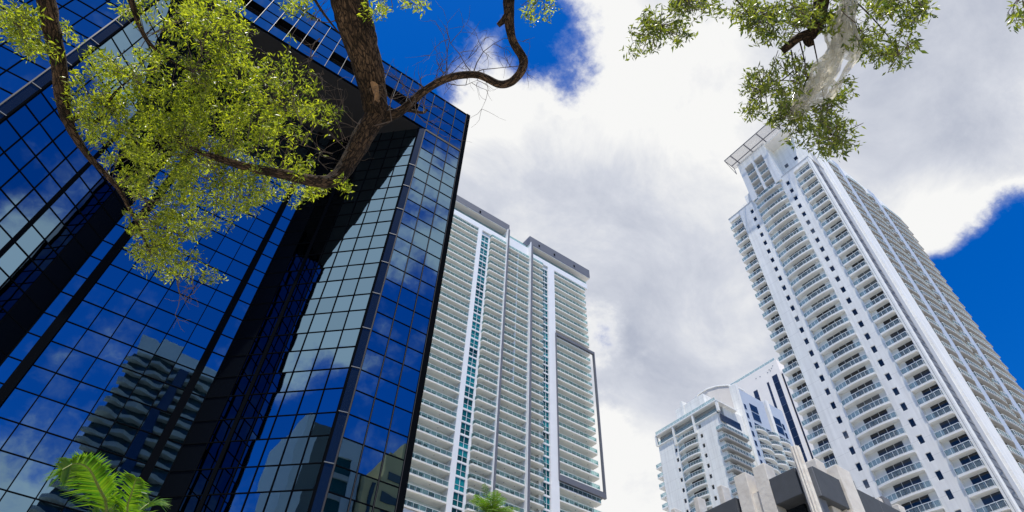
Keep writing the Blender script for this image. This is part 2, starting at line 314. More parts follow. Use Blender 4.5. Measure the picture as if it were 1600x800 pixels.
M['leaf2'] = leaf_mat('oak_leaf_right', (0.030, 0.055, 0.008), (0.16, 0.185, 0.022), (2.4, 2.4, 1.1), 0.33, 0.42)
M['palm'] = leaf_mat('palm_leaflet', (0.03, 0.10, 0.008), (0.11, 0.18, 0.012), (2.2, 2.3, 1.0), 0.35, 0.42)
M['palm_dry'] = leaf_mat('palm_dry_leaf', (0.12, 0.07, 0.025), (0.22, 0.15, 0.05), (1.6, 1.4, 1.0), 0.6, 0.3)
M['palm_rib'] = mat('palm_rib', (0.16, 0.19, 0.04), 0.5)
M['palm_bark'] = mat('palm_trunk', (0.20, 0.17, 0.13), 0.9, var=0.4, vscale=3, bump=0.6, bscale=8)
M['ground'] = mat('pale_concrete', (0.52, 0.49, 0.44), 0.9, var=0.2, vscale=0.3, bump=0.2)
M['road'] = mat('asphalt', (0.05, 0.05, 0.052), 0.9, var=0.3, vscale=1.0)
M['paint'] = mat('road_paint', (0.75, 0.75, 0.72), 0.7)
M['kerb'] = mat('kerb_concrete', (0.40, 0.39, 0.37), 0.9, var=0.2)
M['grassy'] = mat('planting_soil', (0.06, 0.08, 0.03), 0.95, var=0.4)
M['beige'] = mat('beige_concrete', (0.62, 0.47, 0.22), 0.8, var=0.1, vscale=0.4)
M['ref_white'] = mat('reflected_pale_wall', (0.55, 0.60, 0.60), 0.8, var=0.05)
M['ref_slab'] = mat('reflected_slab', (0.36, 0.37, 0.34), 0.8, var=0.05)
M['ref_dark'] = mat('reflected_dark_glass', (0.03, 0.06, 0.07), 0.1, spec=0.6)

# ------------------------------------------------------------------ ground
def build_ground():
    structure(MB().quad((-3000,-3000,0),(3000,-3000,0),(3000,3000,0),(-3000,3000,0)).build('ground', M['ground']), 'pale concrete ground running out to the horizon', 'ground')
    structure(MB().box(17, 31, -600, 600, -0.5, 0.004).build('road', M['road']), 'dark asphalt street between the towers', 'road')
    k = MB()
    for x in (16.7, 31.0): k.box(x, x+0.3, -600, 600, -0.3, 0.13)
    structure(k.build('kerb', M['kerb']), 'concrete kerbs along the street', 'kerb')
    p = MB()
    for i in range(-30, 30): p.quad((23.9, i*9, .009), (24.1, i*9, .009), (24.1, i*9+3.5, .009), (23.9, i*9+3.5, .009))
    structure(p.build('lane_marking', M['paint']), 'dashed white centre line of the street', 'road marking')
build_ground()

# ------------------------------------------------------------------ blue mirror-glass office tower
G = 1.25
def gz(z): return EYE + (z-EYE)*G
def build_office():
    T = thing('glass_office_tower', 'dark blue mirror glass office tower with a deep black recess under its overhanging top', 'office tower', (-3*G, 36*G, 0))
    base = Vector((-3*G, 36*G, 0))
    def bld(mb, name, m, par=None, **k):
        mb.v = [(x-base.x, y-base.y, z-base.z) for x, y, z in mb.v]; return mb.build(name, m, par or T, **k)
    YF, YB = 30.0*G, 36.45*G
    XL, XR = -34*G, 13.42*G
    P0, P3 = (-13.39*G, 30.28*G), (8.75*G, 30.28*G)
    I0, I3 = (-7.19*G, YB), (2.55*G, YB)
    ZS, ZT = gz(52.4), gz(59.6)
    foot = [(XL, YF+.1), (P0[0]-.56*G, YF+.1), (P0[0], P0[1]+.12), (I0[0], YB+.1), (I3[0], YB+.1), (P3[0], P3[1]+.12), (P3[0]+.62*G, YF+.1), (XR-.05, YF+.1), (XR-.05, 70*G), (XL, 70*G)]
    bld(MB().prism(foot, 0, ZS), 'core', M['mullion'])
    bld(MB().box(XL, XR-.05, YF+.1, 70*G, ZS+.02, gz(54.05)).box(XL, 9.4*G, YF+1.6, 70*G, gz(54.05), gz(55.75)).box(9.4*G, XR-.05, YF+.1, 70*G, gz(54.05), gz(55.75)).box(XL, XR-.05, YF+.1, 70*G, gz(55.75), ZT-.3), 'parapet_core', M['mullion'])
    bld(MB().box(P0[0]-.2, P3[0]+.2, YF+.12, YB+.3, ZS-.06, ZS+.01), 'soffit', M['soffit'])
    bld(MB().box(XL, XR, YF-.02, YF+.6, ZT-.28, ZT).box(XR-.5, XR, YF+.6, 70*G, ZT-.28, ZT), 'coping', M['mullion'])
    bld(MB().box(P3[0]+.65*G, XR, YF-.06, YF+.09, ZS-.16, ZS+.16), 'parapet_joint', M['soffit'])
    bld(MB().box(XR-.22, XR+.28, YF-.10, YF+.45, 0, ZT), 'corner_strip', M['mullion'])
    # rows of panes: two to a storey
    rows = []; z = 52.4
    while z > 3.0:
        rows.append((z-1.474, z)); rows.append((z-3.124, z-1.474)); z -= 3.124
    facets = []   # (name, origin, direction, outward normal, column edges (distance along), rows, thick mullions)
    s2 = 1/math.sqrt(2)
    L4 = (P3[0]-I3[0])/s2; st = .852*G*math.sqrt(2)
    e4 = [0.0]+[L4-st*k for k in range(6, -1, -1)]
    facets.append(('right_front', (9.37*G, YF), (1, 0), (0, -1), [0, 1.29*G, 2.60*G, 3.88*G], rows, []))
    facets.append(('right_slant', I3, (s2, -s2), (-s2, -s2), e4, rows, [2]))
    x3 = [-7.19,-6.46,-6.04,-4.87,-3.62,-2.39,-1.12,.13,1.31,1.68,2.55]
    facets.append(('recess_back', I0, (1, 0), (0, -1), [(x-x3[0])*G for x in x3], rows, []))
    facets.append(('left_slant', P0, (s2, s2), (s2, -s2), [st*k for k in range(7)]+[L4], rows, [4]))
    facets.append(('left_front', (XL, YF), (1, 0), (0, -1), [0]+[(-13.95-1.27*k)*G-XL for k in range(15, -1, -1) if (-13.95-1.27*k)*G-XL > .8], rows, []))
    pr = [(52.55, 54.05), (54.05, 55.75), (55.75, 57.55), (57.55, 59.36)]
    pcols = [0]; x = 13.25
    pe = []
    while x*G > XL: pe.append(x*G-XL); x -= 1.295
    facets.append(('parapet', (XL, YF), (1, 0), (0, -1), sorted(pe), pr, []))
    panels = []; bars = MB(); edges = MB(); rests = {'pane': MB(), 'pane_dim_reflect': MB(), 'pane_black': MB()}
    for name, o, d, n, cols, rws, th in facets:
        o = Vector((*o, 0)); d = Vector((*d, 0)); n = Vector((*n, 0))
        zlo, zhi = gz(rws[-1][0] if name != 'parapet' else rws[0][0]), gz(rws[0][1] if name != 'parapet' else rws[-1][1])
        for i in range(len(cols)-1):
            a, b = cols[i], cols[i+1]
            if name == 'recess_back' and i in (1, 8):                      # thick vertical pier
                c = o+d*(a+b)/2+n*.05; bld(MB().bar((*c.xy, zlo), (*c.xy, zhi), .22, n, (b-a)/2+.04), 'thick_mullion', M['mullion']); continue
            dark = 'pane_black' if (name == 'right_slant' and i == 0) or (name == 'left_slant' and i == 6) else 'pane_dim_reflect' if (name == 'right_slant' and i in (1, 2)) or (name == 'left_slant' and i == 5) else 'pane'  # black at the inner corners, dim reflection painted into the columns beside
            for z0, z1 in rws:
                if name == 'parapet' and z0 == 54.05 and cols[i+1]+XL < 9.4*G:
                    k = round((13.25-(XL+b)/G)/1.295) % 4
                    if k != 3: continue                                    # open louvre slot
                panels.append((o+d*(a+b)/2, d, n, b-a, gz(z0), gz(z1), dark))
        for i, c in enumerate(cols):
            p = o+d*c; w = .034
            if i in th: w = .16
            if name == 'recess_back' and i in (1, 2, 8, 9): continue
            lo, hi = (p+n*.03), 0
            bars.bar((*lo.xy, zlo), (*lo.xy, zhi), .035, n, w)
            if name in ('right_front', 'parapet'):
                e = p+n*.075-d*.03; edges.bar((*e.xy, zlo), (*e.xy, zhi), .012, n, .022)
        for z in sorted({gz(r[0]) for r in rws} | {gz(r[1]) for r in rws}):
            a = o+d*cols[0]+n*.025; b = o+d*cols[-1]+n*.025; a.z = b.z = z
            bars.bar(a, b, .031, Vector((0,0,1)), .03)
    bld(bars, 'mullion_grid', M['mullion'])['kind'] = 'stuff'
    bld(edges, 'mullion_trim', M['mullion_edge'])
    # louvre slot
    for k in range(3): zz = gz(54.05)+.35+k*.62; bld(MB().box(XL, 9.3*G, YF+.5, YF+.9, zz, zz+.06), 'louvre', M['louver'])
    # panes: the 300 that show largest are single parts, the rest one part
    def vis(p):
        c = p[0]; v = Vector((c.x, c.y, (p[4]+p[5])/2))-CAM; zc = v.dot(CF)
        if zc <= 0: return -1
        x = 800+FOC*v.dot(CR)/zc; y = 400-FOC*v.dot(CU)/zc
        if x < -60 or x > 760 or y < -60 or y > 860: return -1
        return p[3]*(p[5]-p[4])*abs(v.normalized().dot(p[2]))/v.length_squared
    panels.sort(key=vis, reverse=True)
    cache = {}; g = .03
    for k, (c, d, n, w, z0, z1, dark) in enumerate(panels):
        tilt = Euler((random.gauss(0, .0032), 0, random.gauss(0, .0032))).to_matrix()
        rot = Matrix((d, -n, Vector((0,0,1)))).transposed() @ tilt
        ctr = Vector((c.x, c.y, (z0+z1)/2))
        key = (round(w, 3), round(z1-z0, 3), dark)
        hw, hh = w/2-g, (z1-z0)/2-g
        if k < 300:
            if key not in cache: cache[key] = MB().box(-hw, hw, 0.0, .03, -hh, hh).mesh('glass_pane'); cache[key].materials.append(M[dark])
            o = bpy.data.objects.new('glass_pane', cache[key]); COL.objects.link(o); o.parent = T
            o.matrix_local = Matrix.Translation(ctr-base) @ rot.to_4x4()
        else:
            tgt = rests[dark]
            b = MB().box(-hw, hw, 0.0, .03, -hh, hh)
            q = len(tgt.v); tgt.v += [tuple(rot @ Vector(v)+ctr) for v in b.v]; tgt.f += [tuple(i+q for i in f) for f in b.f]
    for nm, kk in (('glass_panes', 'pane'), ('dim_reflection_panes', 'pane_dim_reflect'), ('black_panes', 'pane_black')): bld(rests[kk], nm, M[kk])['kind'] = 'stuff'
    # corner piers
    for s, (px, py) in ((1, P3), (-1, P0)):
        x1 = px+s*.62*G
        poly = [(px, py), (px+s*.02, py-.25), (x1-s*.06, YF-.09), (x1, YF+.3), (px+s*.3, py+.5)]
        if s < 0: poly = poly[::-1]
        bld(MB().prism(poly, 0, ZS-.07), 'corner_pier', M['pier_metal'])
        bld(MB().box(min(x1-s*.12, x1-s*.02), max(x1-s*.12, x1-s*.02), YF-.16, YF-.06, 0, ZS-.2), 'pier_trim', M['mullion_edge'])
        e = Vector((px+s*.02, py-.10)); bld(MB().box(e.x-.07, e.x+.07, e.y-.18, e.y, 0, ZS-.2), 'pier_edge', M['mullion'])
        for zz in [gz(52.4-3.124*k) for k in range(2, 16)]:
            bld(MB().bar((px+s*.02, py-.28, zz), (x1-s*.06, YF-.12, zz), .03, w=.03), 'pier_ring', M['ring'])
build_office()

# ------------------------------------------------------------------ window and balcony helpers
def copies(me, name, m, parent, locs, sub=None):
    out = []
    if m and not me.materials: me.materials.append(m)
    for l in locs:
        o = bpy.data.objects.new(name, me); COL.objects.link(o); o.parent = parent; o.location = l
        if sub:
            for sn, sm in sub:
                c = bpy.data.objects.new(sn, sm); COL.objects.link(c); c.parent = o
        out.append(o)
    return out
def mm(mb, m, name):
    me = mb.mesh(name); me.materials.append(m); return me
def rail_along(path, h=1.05, post=1.2, r=.03, gl=.012, base=0.05):
    """railing and glass meshes along an open xy path (list of (x,y)), standing on z=0"""
    a = MB(); g = MB()
    for (x0, y0), (x1, y1) in zip(path[:-1], path[1:]):
        p, q = Vector((x0, y0, h)), Vector((x1, y1, h)); a.bar(p, q, r*1.2, w=r*1.3)
        p2, q2 = Vector((x0, y0, base+.03)), Vector((x1, y1, base+.03)); a.bar(p2, q2, r*.7)
        n = max(1, round((q-p).length/post))
        for k in range(n+1):
            c = p.lerp(q, k/n); a.bar((c.x, c.y, 0), (c.x, c.y, h), r*.8)
        d = (q-p).normalized(); nn = Vector((-d.y, d.x, 0))*gl
        P = [Vector((x0, y0, base+.05)), Vector((x1, y1, base+.05))]; H = Vector((0, 0, h-base-.1))
        s = len(g.v)
        for e in P: g.v += [tuple(e-nn), tuple(e+nn), tuple(e+nn+H), tuple(e-nn+H)]
        g.f += [(s, s+4, s+7, s+3), (s+1, s+2, s+6, s+5), (s+3, s+7, s+6, s+2), (s, s+1, s+5, s+4), (s, s+3, s+2, s+1), (s+4, s+5, s+6, s+7)]
    return a, g
def slab(path, back, t=.25):
    """slab bounded by an open front path and closed along 'back' points; top at z=0"""
    poly = list(path)+list(back)
    ar = sum(poly[i][0]*poly[(i+1) % len(poly)][1]-poly[(i+1) % len(poly)][0]*poly[i][1] for i in range(len(poly)))
    if ar < 0: poly = poly[::-1]
    return MB().prism(poly, -t, 0)
def wall_holes_y(mb, x0, x1, y0, y1, z0, z1, hy0, hy1, holes):
    """wall box (thickness x0..x1) with a column of holes at hy0..hy1; holes = [(za,zb)] ascending"""
    mb.box(x0, x1, y0, hy0, z0, z1); mb.box(x0, x1, hy1, y1, z0, z1); z = z0
    for a, b in holes: mb.box(x0, x1, hy0, hy1, z, a); z = b
    mb.box(x0, x1, hy0, hy1, z, z1)
def wall_holes_x(mb, y0, y1, x0, x1, z0, z1, hx0, hx1, holes):
    mb.box(x0, hx0, y0, y1, z0, z1); mb.box(hx1, x1, y0, y1, z0, z1); z = z0
    for a, b in holes: mb.box(hx0, hx1, y0, y1, z, a); z = b
    mb.box(hx0, hx1, y0, y1, z, z1)
def bow(y0, y1, x, d, n=8):      # front path bowed toward -x
    return [(x-d*(1-(2*k/n-1)**2), y0+(y1-y0)*k/n) for k in range(n+1)]
def bowx(x0, x1, y, d, n=8):     # front path bowed toward -y
    return [(x0+(x1-x0)*k/n, y-d*(1-(2*k/n-1)**2)) for k in range(n+1)]

# ------------------------------------------------------------------ tall white tower on the right
def build_white_tower():
    T = thing('white_apartment_tower', 'tall white apartment tower with bowed balconies and a steel trellis on its crown', 'apartment tower', (100, 38.4, 0))
    O = Vector((100, 38.4, 0))
    def bld(mb, name, m, **k):
        mb.v = [(x-O.x, y-O.y, z) for x, y, z in mb.v]; return mb.build(name, m, T, **k)
    YA, YC = 26.25, 50.4; ZW = 128.2; F0 = 123.75; NF = 29
    floors = [F0-3*k for k in range(NF)]; ZL = floors[-1]-1.0
    holes = [(f+.53, f+1.97) for f in reversed(floors)]
    w = MB()
    wall_holes_y(w, 100, 100.6, 30.85, 34.65, ZL, ZW, 32.68, 33.54, holes)
    wall_holes_y(w, 100, 100.6, 42.15, 47.05, ZL, ZW, 43.41, 44.27, holes)
    bld(w, 'wall', M['t_wall'])
    for y in (33.11, 43.84):
        fr = MB().box(-.02, .05, -.43, -.38, -.72, .72).box(-.02, .05, .38, .43, -.72, .72).box(-.02, .05, -.38, .38, .67, .72).box(-.02, .05, -.38, .38, -.72, -.67)
        copies(mm(fr, M['frame_w'], 'window'), 'window', None, T, [(.14, y-O.y, f+1.25) for f in floors], [('pane', mm(MB().box(.01, .04, -.38, .38, -.67, .67), M['door'], 'pane'))])
    bld(MB().box(100, 101.2, YA, 26.95, 0, ZW), 'corner_wall', M['t_wall'])
    bld(MB().box(99.985, 100.0, 26.55, 26.6, ZL, ZW-.4), 'wall_joint', M['t_grey'])
    bld(MB().box(100.0, 106, 26.95, 50.35, 0, ZL), 'lower_wall', M['t_wall'])
    bld(MB().box(100.62, 106, 26.95, 50.35, ZL, 127.4), 'recess_wall', M['t_slab'])
    for b in ((99.95, 106, 26.2, 34.3, ZW, ZW+.25), (99.95, 106, 42.2, 50.45, ZW, ZW+.25)): bld(MB().box(*b), 'wing_coping', M['t_lgrey'])
    for b in ((100.02, 101.2, 26.95, 30.85, ZW-1.3, ZW), (100.02, 101.2, 47.05, 50.35, ZW-1.3, ZW)): bld(MB().box(*b), 'lintel', M['t_wall'])
    # side columns of balconies
    for y0, y1 in ((26.95, 30.85), (47.05, 50.42)):
        path = [(100.2, y0+.05), (99.6, y0+.05), (99.6, y1-.05), (100.2, y1-.05)] if y0 < 40 else [(100.2, y0+.05), (99.6, y0+.05), (99.6, y1), (100.55, y1)]
        p0 = [(x-100, y-y0) for x, y in path]
        sl_ = slab([(x-.05, y) for x, y in p0], [(.61, y1-y0-.02), (.61, .02)], .28)
        rl, gg = rail_along(p0, post=.95)
        copies(mm(sl_, M['t_slab'], 'balcony'), 'balcony', None, T, [(0, y0-O.y, f) for f in floors], [('railing', mm(rl, M['rail_w'], 'railing')), ('railing_glass', mm(gg, M['rail_glass'], 'railing_glass'))])
        wd = y1-y0-1.15
        fr = MB().box(-.06, 0, 0, .05, 0, 2.68).box(-.06, 0, wd/2-.03, wd/2+.03, 0, 2.68).box(-.06, 0, wd-.05, wd, 0, 2.68).box(-.059, -.001, 0, wd, 2.61, 2.68)
        copies(mm(fr, M['frame_w'], 'balcony_door'), 'balcony_door', None, T, [(.61, y0+.12-O.y, f) for f in floors], [('pane', mm(MB().box(-.03, -.01, .05, wd/2-.03, .02, 2.68).box(-.03, -.01, wd/2+.03, wd-.05, .02, 2.68), M['door'], 'pane'))])
    # middle column: bowed balconies
    y0, y1 = 34.65, 42.15; p = bow(0, y1-y0, -.25, .34, 10); p = [(.25, .02)]+p+[(.25, y1-y0-.02)]
    sl_ = slab([(x-.04, y) for x, y in p], [(.61, y1-y0-.02), (.61, .02)], .28); rl, gg = rail_along(p, post=.8)
    mf = [F0+3]+floors
    copies(mm(sl_, M['t_slab'], 'balcony'), 'balcony', None, T, [(0, y0-O.y, f) for f in mf], [('railing', mm(rl, M['rail_w'], 'railing')), ('railing_glass', mm(gg, M['rail_glass'], 'railing_glass'))])
    fr = MB(); pa = MB()
    for k in range(4): fr.box(-.07, 0, 1.3+k*1.45-.03, 1.3+k*1.45+.03, 0, 2.68)
    fr.box(-.069, -.001, 1.25, 5.7, 2.6, 2.68)
    for k in range(3): pa.box(-.03, -.01, 1.33+k*1.45, 1.3+(k+1)*1.45-.03, .02, 2.68)
    copies(mm(fr, M['frame_w'], 'balcony_door'), 'balcony_door', None, T, [(.61, y0-O.y, f) for f in mf], [('pane', mm(pa, M['door'], 'pane'))])
    # upper centre frame with 2 x 4 loggias
    zt = 143.4; z0 = 127.0
    fm = MB().box(99.5, 106, 33.9, 35.5, z0+.25, zt).box(99.5, 106, 41.0, 42.5, z0+.25, zt).box(99.5, 101, 38.0, 38.6, z0+.35, 140.2).box(99.5, 106, 35.5, 41.0, 140.2, zt)
    fm.box(99.52, 101, 35.5, 38.0, z0-.2, z0+.35).box(99.52, 101, 38.6, 41.0, z0-.2, z0+.35)
    bld(fm, 'crown_frame', M['t_wall'])
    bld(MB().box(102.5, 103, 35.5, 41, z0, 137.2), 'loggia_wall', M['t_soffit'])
    for ya, yb in ((35.5, 38.0), (38.6, 41.0)):
        rl, gg = rail_along([(0, .03), (0, yb-ya-.03)], post=.8)
        copies(mm(MB().box(-.1, 2.6, 0, yb-ya, -.25, 0), M['t_slab'], 'balcony'), 'balcony', None, T, [(-.25, ya-O.y, z0+.35+3.15*k) for k in range(1, 4)], [('railing', mm(rl, M['rail_w'], 'railing')), ('railing_glass', mm(gg, M['rail_glass'], 'railing_glass'))])
        copies(mm(MB().box(-.04, -.01, .5, yb-ya-.2, 0, 2.2), M['door'], 'pane'), 'balcony_door', None, T, [(2.5, ya-O.y, z0+.4+3.15*k) for k in range(0, 3)])
    # main body behind the wings, stepped at its left end
    body = MB().box(106, 142.4, 26.3, 43.0, 0, 142.6).box(106, 142.4, 43.0, 45.4, 0, 139.6).box(106, 142.4, 45.4, 47.2, 0, 135.6).box(106, 142.4, 47.2, 49.2, 0, 133.0).box(106, 142.4, 49.2, 50.35, 0, 128.2)
    bld(body, 'body', M['t_wall'])
    bld(MB().box(103.2, 106, 26.6, 34.0, ZW+.25, 142.6), 'upper_wall', M['t_wall'])
    for b in ((103.2, 106, 42.4, 43.4, ZW+.25, 139.6), (103.2, 106, 43.4, 45.6, ZW+.25, 135.6), (103.2, 106, 45.6, 48.6, ZW+.25, 131.2)): bld(MB().box(*b), 'stepped_wall', M['t_wall'])
    copies(mm(MB().box(-.03, .04, -.45, .45, -.6, .6), M['door'], 'window'), 'window', None, T, [(3.17, 29.7-O.y, 134.6), (3.17, 32.5-O.y, 134.6), (3.17, 46.2-O.y, 130.2)])
    rl, gg = rail_along([(0, 0), (0, 3.4)], post=.8)
    for x, y, z in ((105.6, 46.9, 131.4), (106.2, 45.5, 135.8), (106.2, 49.3, 128.4)):
        a = link('terrace_railing', mm(MB().v and rl or rl, M['rail_w'], 'terrace_railing') if 'rt' not in locals() else rt, None, T, (x-O.x, y-O.y, z)); rt = a.data
        rl, gg = rail_along([(0, 0), (0, 3.4)], post=.8)
    # side: gap strip, pier, balconies
    bld(MB().box(101.2, 104.0, 26.42, 27.1, 0, ZW), 'gap_strip', M['t_grey'])
    st = MB()
    for k in range(2*NF):
        z = ZL+k*1.5; st.box(101.25, 103.9, 26.37, 26.42, z, z+.10); 
        if k % 2 == 0: st.bar((101.3, 26.38, z), (103.9, 26.38, z+1.5), .04)
    bld(st, 'strip_bracing', M['steel'])
    bld(MB().box(104.0, 106.4, 26.32, 27.1, 0, ZW+6), 'strip_return', M['t_lgrey'])
    bld(MB().box(106.4, 111.3, 25.9, 26.3, 0, 141.5), 'side_pier', M['t_side'])
    for b in ((117.0, 119.4, 26.0, 26.3, 0, 142.0), (132.5, 135.3, 26.0, 26.3, 0, 142.0)): bld(MB().box(*b), 'side_wall_strip', M['t_blue'])
    sf = [F0+3*4-3*k for k in range(NF+4)]
    specs = ((111.3, 117.0, [(0, 0), (0, -.6), (3.6, -.75), (5.7, -.05)]), (119.4, 129.0, [(0, 0), (0, -.6), (3.5, -.85), (6.8, -.8), (9.6, -.05)]),
             (128.8, 132.5, [(0, 0), (0, -.5), (1.8, -.65), (3.7, -.05)]), (135.3, 146.6, [(0, 0), (0, -.6), (4.0, -.8), (8.0, -.85), (11.3, -.6), (11.3, -.3), (7.0, .02)]))
    for x0, x1, p in specs:
        sl_ = slab(p, [], .28); rl, gg = rail_along(p[:4], post=1.0)
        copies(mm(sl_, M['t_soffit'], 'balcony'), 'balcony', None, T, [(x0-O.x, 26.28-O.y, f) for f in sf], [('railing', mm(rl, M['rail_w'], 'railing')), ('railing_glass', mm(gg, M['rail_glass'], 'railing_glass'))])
        wdt = min(x1, 142.2)-x0
        copies(mm(MB().box(.1, wdt-.1, -.05, -.02, .02, 2.6), M['door'], 'side_door'), 'side_window', None, T, [(x0-O.x, 26.3-O.y, f) for f in sf])
    # trellis
    tr = MB(); z = 143.5; xa, xb = 95.7, 100.2
    for x in (xa, (xa+xb)/2+.6): tr.bar((x, 26.9, z), (x, 43.6, z), .09, w=.09)
    bld(tr, 'trellis_rail', M['steel'])
    for y in (28.4, 33.1, 37.2, 41.6): bld(MB().bar((xa, y, z), (101.5, y, z), .16, w=.11), 'trellis_beam', M['steel'])
    bld(MB().bar((xa, 43.6, z), (99.6, 43.6, z), .07).bar((99.6, 43.6, z), (99.6, 43.6, z-2.8), .07).bar((xa, 43.6, z), (99.6, 43.6, z-2.8), .05), 'trellis_bracket', M['steel'])
    bld(MB().box(xa+.05, xb, 26.9, 43.55, z+.10, z+.12), 'trellis_mesh', M['mesh'])
    bld(MB().box(99.7, 106, 27.6, 34.0, 142.6, 143.3).box(99.4, 106, 33.8, 42.6, zt, zt+.3), 'roof_coping', M['t_slab'])
build_white_tower()

# ------------------------------------------------------------------ mid tower with long cream balconies
def build_mid_tower():
    T = thing('balcony_tower', 'wide cream tower of long balconies with teal windows and slate grey fins', 'apartment tower', (68, 100, 0))
    O = Vector((68, 100, 0))
    def bld(mb, name, m, **k):
        mb.v = [(x-O.x, y-O.y, z) for x, y, z in mb.v]; return mb.build(name, m, T, **k)
    fz = [137.75-2.78*k for k in range(20)]; z = fz[-1]
    while z > 55: z -= 3.13; fz.append(z)
    ZL = fz[-1]-.4
    bld(MB().box(36, 55.4, 102.2, 125, 0, 141.5).box(58.2, 64.0, 101.7, 125, 0, 141.5).box(64.0, 72.6, 101.9, 125, 0, 141.5).box(72.6, 77.42, 101.7, 125, 0, 141.5).box(79.6, 93.8, 102.2, 125, 0, 141.5).box(55.4, 58.2, 100.36, 125, 0, 139).box(77.42, 79.6, 100.36, 125, 0, 139), 'body', M['m_back'])
    bld(MB().box(36, 94, 100.2, 102.3, 0, ZL), 'lower_wall', M['m_wall'])
    bld(MB().box(54.2, 55.45, 99.9, 102.6, ZL, 139.2), 'white_column', M['m_wall'])
    bld(MB().box(57.95, 58.6, 100.3, 102.4, ZL, 139.2), 'white_column', M['m_wall'])
    bld(MB().box(79.5, 81.9, 99.9, 102.6, ZL, 139.2), 'white_column', M['m_wall'])
    bld(MB().box(76.7, 77.4, 100.6, 102.4, ZL, 139.2), 'white_column', M['m_wall'])
    for x0, x1 in ((63.6, 64.35), (72.25, 73.1)):
        bld(MB().box(x0+.12, x1, 98.9, 102.4, ZL, 144.8), 'fin', M['m_grey'])
        bld(MB().box(x0, x0+.12, 98.88, 102.4, ZL, 144.8), 'fin_side', M['m_wall'])
    # teal window columns, four panes to a storey
    for x0, x1 in ((55.5, 57.95), (77.45, 79.45)):
        w = x1-x0
        for z0, z1 in zip(fz[1:], fz[:-1]):
            h = z1-z0-.36
            fr = MB().box(0, .09, 0, .10, 0, h).box(w-.09, w, 0, .10, 0, h).box(w/2-.05, w/2+.05, 0, .10, 0, h).box(.09, w-.09, .001, .099, 0, .08).box(.09, w-.09, .001, .099, h-.08, h).box(.09, w-.09, .002, .098, h*.42, h*.42+.08)
            key = 'tw%.1f%.2f' % (w, h)
            if key not in bpy.data.meshes:
                me = mm(fr, M['frame_w'], key); mm(MB().box(.09, w/2-.05, .06, .08, .08, h*.42).box(w/2+.05, w-.09, .06, .08, .08, h*.42), M['m_teal'], key+'a'); mm(MB().box(.09, w/2-.05, .06, .08, h*.42+.08, h-.08).box(w/2+.05, w-.09, .06, .08, h*.42+.08, h-.08), M['m_teal'], key+'b')
            copies(bpy.data.meshes[key], 'window', None, T, [(x0-O.x, 100.2-O.y, z0+.05)], [('lower_pane', bpy.data.meshes[key+'a']), ('upper_pane', bpy.data.meshes[key+'b'])])
        copies(mm(MB().box(0, x1-x0, .12, .36, -.31, .04), M['m_wall'], 'spandrel'), 'spandrel', None, T, [(x0-O.x, 0, zz) for zz in fz])
    # balconies
    secs = (('left', 38.0, 54.15, [(0, 0), (16.15, 0)], 2.2), ('bay', 58.45, 63.55, [(0, .9), (0, -.45), (.15, -.7), (5.1, -.7)], 1.7), ('centre', 64.4, 72.2, [(0, -.35), (7.8, -.35)], 1.9),
            ('bay', 73.15, 77.45, [(0, -.7), (3.9, -.7), (4.2, -.5), (4.3, -.2), (4.3, .9)], 1.7), ('right', 81.95, 94.4, [(0, 0), (12.2, 0), (12.45, .25), (12.45, 2.1)], 2.2))
    for nm, x0, x1, path, dep in secs:
        sl_ = slab([(x, y-.05) for x, y in path], [(x1-x0, dep), (0, dep)], .27); rl, gg = rail_along(path, post=1.4, r=.028)
        copies(mm(sl_, M['m_slab'], 'balcony'), 'balcony', None, T, [(x0-O.x, 0, z) for z in fz], [('railing', mm(rl, M['rail_w'], 'railing')), ('railing_glass', mm(gg, M['rail_teal'], 'railing_glass'))])
        wins = {'left': [(.6, 1.2), (5.0, .75), (7.6, 1.2), (8.9, 1.2), (10.2, 1.2), (13.2, 1.4)], 'bay': [(.8, 1.0), (1.9, 1.0), (3.0, 1.0)], 'centre': [(.5, 1.1), (1.7, 1.1), (4.6, 1.1), (5.8, 1.1)], 'right': [(.3, 1.0), (1.4, .9), (3.6, .7), (5.9, 1.0), (7.0, 1.0), (8.1, 1.0), (9.2, 1.0), (10.3, 1.0)]}[nm]
        fr = MB(); pa = MB(); h = 2.15
        for a, w in wins:
            fr.box(a-.04, a, -.06, 0, 0, h).box(a+w, a+w+.04, -.06, 0, 0, h).box(a, a+w, -.06, 0, h-.06, h); pa.box(a, a+w, -.035, -.01, .02, h-.06)
        copies(mm(fr, M['frame_w'], 'door_frames'), 'balcony_doors', None, T, [(x0-O.x, dep-.005, z) for z in fz[1:]], [('pane', mm(pa, M['m_pane'], 'pane'))])
        lt = MB()
        lt.box((x1-x0)*.42, (x1-x0)*.42+.12, .9, 1.05, -.36, -.27).box((x1-x0)*.78, (x1-x0)*.78+.12, .9, 1.05, -.36, -.27)
        copies(mm(lt, M['steel'], 'soffit_lamp'), 'soffit_lamp', None, T, [(x0-O.x, 0, z) for z in fz[:28]])
    bld(MB().box(68.2, 68.5, 99.9, 102.4, 90.5, 138), 'balcony_divider', M['m_wall'])
    # crown
    for b in ((36, 64.2, 99.95, 104, 139.2, 141.3), (72.9, 95.2, 99.95, 104, 139.2, 141.3), (64.3, 72.3, 100.4, 104, 139.4, 143.3)): bld(MB().box(*b), 'top_beam', M['m_wall'])
    rl, gg = rail_along([(0, 0), (27.5, 0)], post=2.0); link('roof_railing', mm(gg, M['rail_teal'], 'roof_railing'), None, T, (36.2-O.x, .1, 141.3))
    rl, gg = rail_along([(0, 0), (22, 0)], post=2.0); link('roof_railing', mm(gg, M['rail_teal'], 'roof_railing'), None, T, (73-O.x, .1, 141.3))
    rl, gg = rail_along([(0, 0), (7.9, 0)], post=2.0); link('roof_railing', mm(gg, M['rail_teal'], 'roof_railing'), None, T, (64.3-O.x, .5, 143.3))
